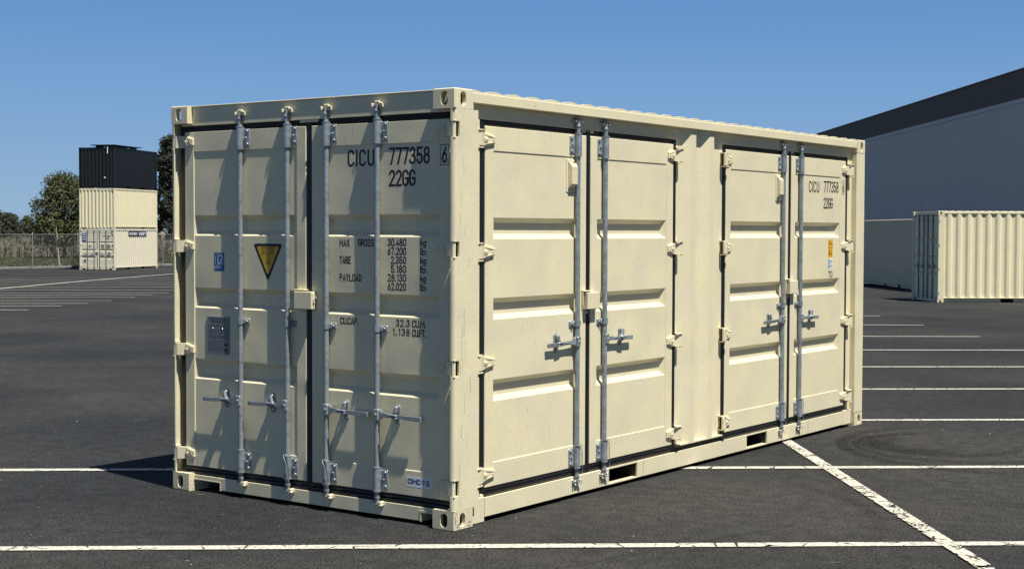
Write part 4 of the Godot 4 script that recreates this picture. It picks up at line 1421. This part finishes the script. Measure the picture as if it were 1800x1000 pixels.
# ------------------------------------------------------------------ the other containers
func plain_container(label: String, t: Transform3D, length: float, mat: Material, doors: bool, group := "") -> Node3D:
	# long axis z, doors (or a ribbed wall) at +z
	var c := thing("shipping_container", label, "container", t, group)
	var L := length * 0.5
	var W := 1.219
	var H := 2.591
	for sx in [-1.0, 1.0]:
		for sz in [-1.0, 1.0]:
			for sy in [-1.0, 1.0]:
				var s := mb()
				casting(s, Vector3(0.162, 0.118, 0.178), Vector3(sx, sy, sz))
				obj("corner_casting", s, mat, c, at(sx * W, 0.0 if sy < 0 else H, sz * L))
			var p := mb()
			box(p, Vector3(sx * (W - 0.004), 0.119, sz * (L - 0.010)), Vector3(sx * (W - 0.07), H - 0.119, sz * (L - 0.19)), 0.01)
			var post := obj("corner_post", p, mat, c)
			if doors and sz > 0:
				for y in [0.28, 0.95, 1.62, 2.30]:
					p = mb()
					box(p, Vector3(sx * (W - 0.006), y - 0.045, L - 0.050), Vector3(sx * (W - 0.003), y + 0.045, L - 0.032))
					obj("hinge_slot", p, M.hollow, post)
	for sx in [-1.0, 1.0]:
		var b := Basis(Vector3(0, 0, -sx), Vector3.UP, Vector3(sx, 0, 0))
		var w := mb()
		corrugated(w, length - 0.38, 0.155, H - 0.07, 0.278, 0.036)
		obj("side_wall", w, mat, c, Transform3D(b, Vector3(sx * (W - 0.008), 0, sx * (L - 0.19))))
		w = mb()
		box(w, Vector3(sx * (W - 0.006), 0.150, -L + 0.18), Vector3(sx * (W - 0.05), 0.162, L - 0.18), 0.002)
		obj("wall_lip", w, mat, c)
		w = mb()
		box(w, Vector3(sx * (W - 0.004), H - 0.075, -L + 0.179), Vector3(sx * (W - 0.06), H - 0.014, L - 0.179), 0.005)
		obj("top_rail", w, mat, c)
		w = mb()
		var z := -L + 0.179
		var stops := [[-1.21, -0.85], [0.85, 1.21], [L - 0.179, 0.0]]
		for q in stops:
			box(w, Vector3(sx * (W - 0.055), 0.035, z), Vector3(sx * (W - 0.09), 0.154, q[0]), 0.004)
			if q[1] != 0.0: box(w, Vector3(sx * (W - 0.055), 0.140, q[0]), Vector3(sx * (W - 0.09), 0.154, q[1]))
			z = q[1]
		obj("bottom_rail", w, mat, c)
	var r := mb()
	var zz := -L + 0.15
	while zz < L - 0.2:
		box(r, Vector3(-W + 0.01, H - 0.02, zz), Vector3(W - 0.01, H - 0.002, zz + 0.12), 0.008)
		zz += 0.209
	box(r, Vector3(-W + 0.01, H - 0.03, -L + 0.05), Vector3(W - 0.01, H - 0.02, L - 0.05))
	obj("roof", r, mat, c)
	r = mb()
	box(r, Vector3(-W + 0.1, 0.15, -L + 0.1), Vector3(W - 0.1, 0.17, L - 0.1))
	obj("floor", r, M.floor_wood, c)
	for sz in [-1.0, 1.0]:
		var f := Transform3D(Basis(Vector3(sz, 0, 0), Vector3.UP, Vector3(0, 0, sz)), Vector3(-sz * W, 0, sz * L))
		r = mb()
		box(r, Vector3(0.165, H - 0.118, -0.10), Vector3(2.273, H - 0.005, -0.03 if sz < 0 or not doors else -0.045), 0.004)
		obj("end_header", r, mat, c, f)
		r = mb()
		for k in [[0.165, 0.40, 0.09], [0.40, 2.04, 0.03], [2.04, 2.273, 0.09]]: box(r, Vector3(k[0], k[2], -0.10), Vector3(k[1], 0.14, -0.04), 0.003)
		obj("end_sill", r, mat, c, f)
		if sz < 0 or not doors:
			r = mb()
			corrugated(r, 2.30, 0.14, H - 0.118, 0.25, 0.045)
			obj("end_wall", r, mat, c, f * at(0.069, 0, -0.02))
		else:
			for k in 2:
				var x0 := 0.078 if k == 0 else 1.243
				r = mb()
				panel(r, 0.07, 1.047, 0.1, 2.20, -0.055, [1.66, 1.18, 0.70], 0.137)
				box(r, Vector3(0, 0, -0.1), Vector3(0.07, 2.30, -0.048), 0.004)
				box(r, Vector3(1.047, 0, -0.1), Vector3(1.117, 2.30, -0.048), 0.004)
				box(r, Vector3(0.07, 2.2, -0.1), Vector3(1.047, 2.30, -0.049), 0.004)
				box(r, Vector3(0.07, 0, -0.1), Vector3(1.047, 0.1, -0.049), 0.004)
				var d := obj("door", r, mat, c, f * at(x0, 0.155))
				r = mb()
				for q in [[-0.022, -0.012, -0.001, 2.318], [1.118, -0.012, 1.139, 2.318], [0.0, -0.012, 1.117, -0.001], [0.0, 2.301, 1.117, 2.318]]:
					box(r, Vector3(q[0], q[1], -0.12), Vector3(q[2], q[3], -0.066))
				obj("door_seal", r, M.rubber, d)
				for x in ([0.50, 0.95] if k == 0 else [0.17, 0.62]):
					r = mb()
					tube(r, [Vector3(x, -0.06, -0.031), Vector3(x, 2.36, -0.031)], 0.02, 8)
					for y in [0.10, 2.2]: tube(r, [Vector3(x, y - 0.07, -0.031), Vector3(x, y + 0.07, -0.031)], 0.03, 8)
					for y in [-0.05, 2.34]: box(r, Vector3(x - 0.05, y - 0.02, -0.05), Vector3(x + 0.05, y + 0.02, -0.012), 0.006)
					obj("locking_rod", r, M.dull_zinc, d)
					r = mb()
					var sd := -1.0 if k == 0 else 1.0
					box(r, Vector3(x, 0.86, -0.028), Vector3(x + sd * 0.36, 0.885, -0.010), 0.004)
					box(r, Vector3(x + sd * 0.13, 0.81, -0.05), Vector3(x + sd * 0.17, 0.94, -0.03), 0.006)
					obj("door_handle", r, M.dull_zinc, d)
				for y in [0.12, 0.80, 1.48, 2.16]:
					r = mb()
					var hx := -0.06 if k == 0 else 1.177
					box(r, Vector3(hx, y - 0.04, -0.052), Vector3(0.08 if k == 0 else 1.037, y + 0.04, -0.015), 0.008)
					obj("hinge", r, mat, d)
	return c

func background_containers() -> void:
	# a stack of three beyond the lot
	var zdir := -(lot(0.22, 0.975) - lot(0, 0))
	zdir.y = 0
	zdir = zdir.normalized()
	var b := Basis(Vector3.UP, atan2(zdir.x, zdir.z))
	var corner := lot(-25.25, 93.9)
	var base := corner - b.z * 3.029 - b.x * 1.219
	base.y = ground_y(base.x, base.z)
	var low := plain_container("cream container with doors at the bottom of the stack of three", Transform3D(b, base), 6.058, M.far_grey_cream, true, "containers of the stack beyond the lot")
	stack_marks(low)
	plain_container("cream container with ribbed end wall between a black and another cream one", Transform3D(b, base + Vector3(0, 2.594, 0)), 6.058, M.far_cream, false, "containers of the stack beyond the lot")
	var top := plain_container("black container on top of the stack of three", Transform3D(b, base + Vector3(0, 5.188, 0)), 6.058, M.black_paint, false, "containers of the stack beyond the lot")
	var s := mb()
	box(s, Vector3(0.55, 0.62, 3.03), Vector3(0.65, 0.72, 3.06), 0.01)
	obj("lamp_housing", s, M.label_white, top)
	s = mb()
	tube(s, [Vector3(0.80, 2.62, 3.04), Vector3(0.80, 2.20, 3.06)], 0.03, 8)
	obj("conduit", s, M.label_white, top)
	# panels laid on its roof
	for k in 3:
		s = mb()
		box(s, Vector3(-0.84, 0.0, -0.62), Vector3(0.84, 0.045, 0.62), 0.008)
		var lab: String = ["dark solar panel on the black container roof, over its ribbed end", "dark solar panel in the middle of the three on the black container roof", "dark solar panel on the black container roof, farthest from its ribbed end"][k]
		var o := thing("solar_panel", lab, "solar panel", Transform3D(b, base + Vector3(0, 7.90, 0) + b * Vector3(0.45, 0, 2.45 - k * 1.27)), "solar panels on the black container")
		obj("panel", s, M.solar, o)
		s = mb()
		for x in [-0.5, 0.5]: box(s, Vector3(x - 0.02, -0.122, -0.5), Vector3(x + 0.02, -0.001, 0.5))
		obj("mounting_rail", s, M.black_paint, o)
	# one beside the warehouse, door end in shade
	var zr := -(lot(1, 0) - lot(0, 0))
	zr.y = 0
	var b2 := Basis(Vector3.UP, atan2(zr.x, zr.z) + deg_to_rad(1.7))
	var p2 := lot(11.93, 41.45) - b2 * Vector3(1.219, 0, 3.029)
	p2.y = ground_y(p2.x, p2.z) - 0.01
	plain_container("cream container with sunlit ribbed side and shaded doors, standing near the warehouse", Transform3D(b2, p2), 6.058, M.far_cream, true)
	# a long one in the shade along the wall
	var zw := -(lot(0, 1) - lot(0, 0))
	zw.y = 0
	var b3 := Basis(Vector3.UP, atan2(zw.x, zw.z))
	var p3 := lot(14.45 + 1.219, 50.3 + 6.096)
	p3.y = ground_y(p3.x, p3.z) + 0.02
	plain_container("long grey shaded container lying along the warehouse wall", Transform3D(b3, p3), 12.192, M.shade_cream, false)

func stack_marks(c: Node3D) -> void:
	var f := at(-1.219, 0, 3.029)
	var z := -0.046
	var s := mb()
	box(s, Vector3(0.17, 1.83, z), Vector3(0.47, 2.38, z + 0.003))
	obj("blue_sign", s, M.blue_ink, c, f)
	for k in [1.92, 2.06, 2.20, 2.31]:
		s = mb()
		box(s, Vector3(0.20, k, z + 0.004), Vector3(0.44, k + 0.045, z + 0.006))
		obj("sign_stripe", s, M.white_ink, c, f)
	s = mb()
	write(s, "777358", 1.62, 2.16, 2.10, 0.09, 0.018, -0.05)
	write(s, "22GG", 1.85, 2.05, 1.96, 0.08, 0.018, -0.05)
	for i in 5: stroke(s, [Vector2(1.50, 1.60 - i * 0.055), Vector2(1.72 - 0.02 * (i % 3), 1.60 - i * 0.055)], 0.022, -0.05)
	for i in 5: stroke(s, [Vector2(1.84, 1.60 - i * 0.055), Vector2(2.12, 1.60 - i * 0.055)], 0.022, -0.05)
	obj("lettering", s, M.ink, c, f)
	s = mb()
	tube(s, [Vector3(0.72, 1.50, -0.054), Vector3(0.72, 1.50, -0.048)], 0.07, 16)
	obj("round_label", s, M.plate, c, f)
	s = mb()
	box(s, Vector3(0.27, 0.46, -0.055), Vector3(0.44, 0.68, -0.049))
	obj("data_plate", s, M.plate, c, f)
	s = mb()
	box(s, Vector3(1.98, 0.98, -0.055), Vector3(2.11, 1.12, -0.049))
	obj("blue_label", s, M.blue_ink, c, f)
	s = mb()
	box(s, Vector3(1.14, 1.10, -0.05), Vector3(1.30, 1.24, -0.004), 0.004)
	obj("lock_box", s, M.far_grey_cream, c, f)
	# banner hung high on the long side: black half and blue half
	var g := Transform3D(Basis(Vector3(0, 0, -1), Vector3.UP, Vector3(1, 0, 0)), Vector3(1.219, 0, 3.029))
	s = mb()
	box(s, Vector3(1.92, 2.16, 0.001), Vector3(3.20, 2.47, 0.008))
	obj("banner", s, M.ink, c, g)
	s = mb()
	box(s, Vector3(3.201, 2.16, 0.001), Vector3(4.42, 2.47, 0.008))
	obj("banner", s, M.navy, c, g)
	s = mb()
	write(s, "CONEX", 2.02, 3.12, 2.22, 0.17, 0.05, 0.010)
	write(s, "WEST", 3.32, 4.34, 2.20, 0.20, 0.055, 0.010)
	obj("lettering", s, M.white_ink, c, g)

# ------------------------------------------------------------------ trees, weeds, fence
func leaves(s: SurfaceTool, c: Vector3, r: float, count: int, size: float, tone: Color, spread := 1.0) -> void:
	for i in count:
		var d := Vector3(rng.randfn(), rng.randfn() * 0.8, rng.randfn()).normalized() * r * pow(rng.randf(), 0.45) * spread
		var p := c + d
		var nrm := (d.normalized() * 0.5 + Vector3(rng.randfn(), rng.randfn() + 0.5, rng.randfn()) * 0.6).normalized()
		var u := nrm.cross(Vector3(rng.randfn(), rng.randfn(), rng.randfn())).normalized()
		var v := nrm.cross(u)
		var k := size * rng.randf_range(0.6, 1.3)
		var t := rng.randf_range(0.65, 1.45)
		s.set_color(Color(tone.r * t * rng.randf_range(0.9, 1.15), tone.g * t, tone.b * t * rng.randf_range(0.8, 1.1)))
		quad(s, p - u * k, p - v * k * 0.45, p + u * k, p + v * k * 0.45)

func tree(called: String, label: String, at_: Vector3, height: float, width: float, base: float, tone: Color, clumps: int, per: int, leaf: float, pine := false, bark: Material = null, lean := Vector3.ZERO) -> void:
	var o := thing(called, label, "tree", at(at_.x, at_.y, at_.z), "trees beyond the lot" if called != "young_tree" else "")
	var s := mb()
	var top := Vector3(rng.randf_range(-0.2, 0.2), height * 0.9, rng.randf_range(-0.2, 0.2)) + lean * height
	var tr := height * 0.019 + 0.02 if called != "young_tree" else 0.05
	tube(s, [Vector3.ZERO, lean * base * 0.5 + Vector3(0.02, base * 0.5, 0.02), lean * base + Vector3(-0.03, base, 0.0), top * 0.65, top], [tr * 1.3, tr, tr * 0.9, tr * 0.6, tr * 0.15], 8)
	var tips := []
	for i in clumps:
		var h := pow((i + 0.5) / clumps, 0.85)
		var y := lerpf(base, height * 0.97, h)
		var prof := (0.22 + 0.88 * pow(1.0 - h, 0.62)) * (1.0 if h > 0.12 else 0.75) if not pine else (1.0 - 0.62 * h) * (0.75 + 0.35 * sin(h * 19.0))
		var a := i * 2.399 + rng.randf() * 0.7
		var rad := width * 0.5 * prof * rng.randf_range(0.45, 1.0)
		var tip := Vector3(cos(a) * rad, y + rng.randf_range(-0.3, 0.3) * height * 0.08, sin(a) * rad) + lean * y
		tips.append(tip)
		if i % 2 == 0:
			var from := Vector3(0, maxf(base * 0.8, y - rad * 0.8), 0) + lean * y
			tube(s, [from, from.lerp(tip, 0.5) + Vector3(0, 0.1, 0), tip], [tr * 0.4, tr * 0.25, tr * 0.08], 5)
	obj("trunk", s, bark if bark else M.bark, o)
	s = SurfaceTool.new()
	s.begin(Mesh.PRIMITIVE_TRIANGLES)
	s.set_smooth_group(-1)
	for tip in tips:
		var t := rng.randf_range(0.7, 1.35)
		leaves(s, tip, width * rng.randf_range(0.07, 0.16), per, leaf, Color(tone.r * t, tone.g * t, tone.b * t))
	obj("crown", s, M.leaf, o)

func vegetation_and_fence() -> void:
	var spot := func(px: float, d: float) -> Vector3:   # degrees-free: lateral share of distance as seen from the lot
		var p := lot(px * d, d)
		p.y = -0.80 if d > 97 else p.y
		return p
	tree("broad_tree", "broad dark green tree on the grass beside the container stack", spot.call(-0.3025, 131.0), 7.35, 6.9, 1.25, Color(0.060, 0.068, 0.022), 170, 100, 0.12)
	tree("young_tree", "young tree with pale leaning trunk in front of the broad tree", spot.call(-0.3060, 103.5), 3.9, 1.25, 1.6, Color(0.085, 0.095, 0.03), 16, 70, 0.09, false, M.pale_bark, Vector3(-0.07, 0, 0.05))
	tree("pine_tree", "tall dark pine rising behind the container stack", spot.call(-0.2310, 204.0), 15.4, 7.6, 1.0, Color(0.018, 0.024, 0.012), 150, 120, 0.22, true)
	var far := [[-0.3480, 240.0, 5.6, 5.2, "low hazy tree at the frame's edge beyond the weeds"], [-0.3385, 226.0, 5.0, 3.6, "narrow hazy tree, second from the frame's edge beyond the weeds"], [-0.3270, 240.0, 4.6, 3.6, "thin pale tree between the hazy row and the broad tree"], [-0.3170, 210.0, 4.6, 3.5, "bushy tree low behind the broad tree's sparse flank"], [-0.2970, 260.0, 5.0, 5.0, "dark bush seen under the broad tree's crown"], [-0.2200, 300.0, 7.5, 8.0, "wide dark tree behind the fence by the container's door end"]]
	for f in far:
		tree("far_tree", f[4], spot.call(f[0], f[1]), f[2], f[3], 0.4, Color(0.046, 0.054, 0.030), 60, 70, 0.19)
	# dry weeds and verge grass
	blades("dry_weeds", "tall dry grey-brown weeds growing beyond the mown verge", "weeds", 34.0, 64.0, 1900, 1.7, 0.05, [Color(0.20, 0.175, 0.125), Color(0.085, 0.088, 0.048), Color(0.13, 0.12, 0.085), Color(0.20, 0.17, 0.12)], -104.0, -62.0)
	blades("verge_grass", "short green and straw grass on the verge along the kerb", "grass", 0.3, 34.0, 5200, 0.16, 0.02, [Color(0.062, 0.075, 0.022), Color(0.085, 0.08, 0.035), Color(0.05, 0.065, 0.02)], -92.0, -46.0)
	# chain-link fence along the kerb
	var o := thing("chain_link_fence", "grey chain-link fence along the kerb in front of the weeds", "fence")
	var z := -28.0
	var pts := []
	while z > -90.0:
		pts.append(Vector3(kerb_x(z) + 0.25, -0.81, z))
		z -= 3.3
	# a post stands where the photograph shows one
	var f := lot(0, 1) - lot(0, 0)
	var r := lot(1, 0) - lot(0, 0)
	z = -40.0
	while z > -80.0:
		var dv := Vector3(kerb_x(z) + 0.25 - CAM.x, 0, z - CAM.z)
		if dv.dot(r) / dv.dot(f) > -0.3245: break
		z -= 0.05
	var first := z + 3.6 * 6
	for i in pts.size(): pts[i] = Vector3(kerb_x(first - 3.6 * i) + 0.25, -0.81, first - 3.6 * i)
	for p in pts:
		var s := mb()
		tube(s, [p, p + Vector3(0, 2.30, 0)], 0.030, 8)
		tube(s, [p + Vector3(0, 2.30, 0), p + Vector3(0, 2.34, 0)], [0.04, 0.015], 8)
		obj("post", s, M.fence, o)
	for i in pts.size() - 1:
		var s := mb()
		tube(s, [pts[i] + Vector3(0, 2.24, 0), pts[i + 1] + Vector3(0, 2.24, 0)], 0.018, 6)
		obj("top_rail", s, M.fence, o)
	var s := mb()
	for i in pts.size() - 1:
		var a: Vector3 = pts[i]
		var b: Vector3 = pts[i + 1]
		var dir := (b - a).normalized()
		var x := 0.0
		while x < 3.6:
			for sd in [-1.0, 1.0]:
				var p: Vector3 = a + dir * x + Vector3(0.01 * float(sd), 0.05, 0)
				var q: Vector3 = p + dir * float(sd) * 2.15 + Vector3(0, 2.15, 0)
				var w := Vector3(0, 0, 0.0022)
				quad(s, p - w, p + w, q + w, q - w)
			x += 0.075
	obj("wire_mesh", s, M.fence, o)
	# small dark marker post on the verge
	var m := thing("utility_post", "short dark post standing on the grass beyond the kerb beside the stack", "post", Transform3D(Basis.IDENTITY, spot.call(-0.2372, 118.0)))
	s = mb()
	tube(s, [Vector3.ZERO, Vector3(0, 0.42, 0), Vector3(0, 0.50, 0)], [0.11, 0.11, 0.05], 10)
	obj("post_body", s, M.ink, m)
	s = mb()
	tube(s, [Vector3(-0.2, 0.3, 0), Vector3(0.2, 0.3, 0)], 0.06, 8)
	obj("side_cap", s, M.ink, m)

func blades(called: String, label: String, category: String, s0: float, s1: float, count: int, height: float, width: float, tones: Array, z0: float, z1: float) -> void:
	var s := SurfaceTool.new()
	s.begin(Mesh.PRIMITIVE_TRIANGLES)
	s.set_smooth_group(-1)
	for i in 26:
		var p := Vector3(rng.randfn() * height * 0.22, 0, rng.randfn() * height * 0.22)
		var h := height * rng.randf_range(0.35, 1.0)
		var lean := Vector3(rng.randfn(), 0, rng.randfn()) * h * 0.22
		var a := rng.randf() * TAU
		var w := Vector3(cos(a), 0, sin(a)) * width * rng.randf_range(0.6, 1.4)
		var c: Color = tones[i % tones.size()]
		var t := rng.randf_range(0.75, 1.3)
		s.set_color(Color(c.r * t, c.g * t, c.b * t))
		var mid := p + lean * 0.4 + Vector3(0, h * 0.6, 0)
		quad(s, p - w, p + w, mid + w * 0.8, mid - w * 0.8)
		tri(s, mid - w * 0.8, mid + w * 0.8, p + lean + Vector3(0, h, 0))
		if height > 1.0:
			for q in 3: quad(s, mid + w * q, mid + w * (q + 2) + Vector3(0, 0.05, 0), mid + w * (q + 1) + Vector3(0, 0.22, 0.05), mid + w * (q - 1) + Vector3(0, 0.12, 0.05))
	var mm := MultiMesh.new()
	mm.transform_format = MultiMesh.TRANSFORM_3D
	mm.mesh = mesh_of(s)
	mm.instance_count = count
	for i in count:
		var z := rng.randf_range(z0, z1)
		var x := kerb_x(z) - rng.randf_range(s0, s1)
		var k := rng.randf_range(0.6, 1.15)
		mm.set_instance_transform(i, Transform3D(Basis(Vector3.UP, rng.randf() * TAU).scaled(Vector3(k, k * rng.randf_range(0.8, 1.2), k)), Vector3(x, -0.80, z)))
	var o := MultiMeshInstance3D.new()
	o.name = called
	o.multimesh = mm
	o.material_override = M.straw
	o.set_meta("kind", "stuff")
	tag(o, label, category)
	add_child(o)
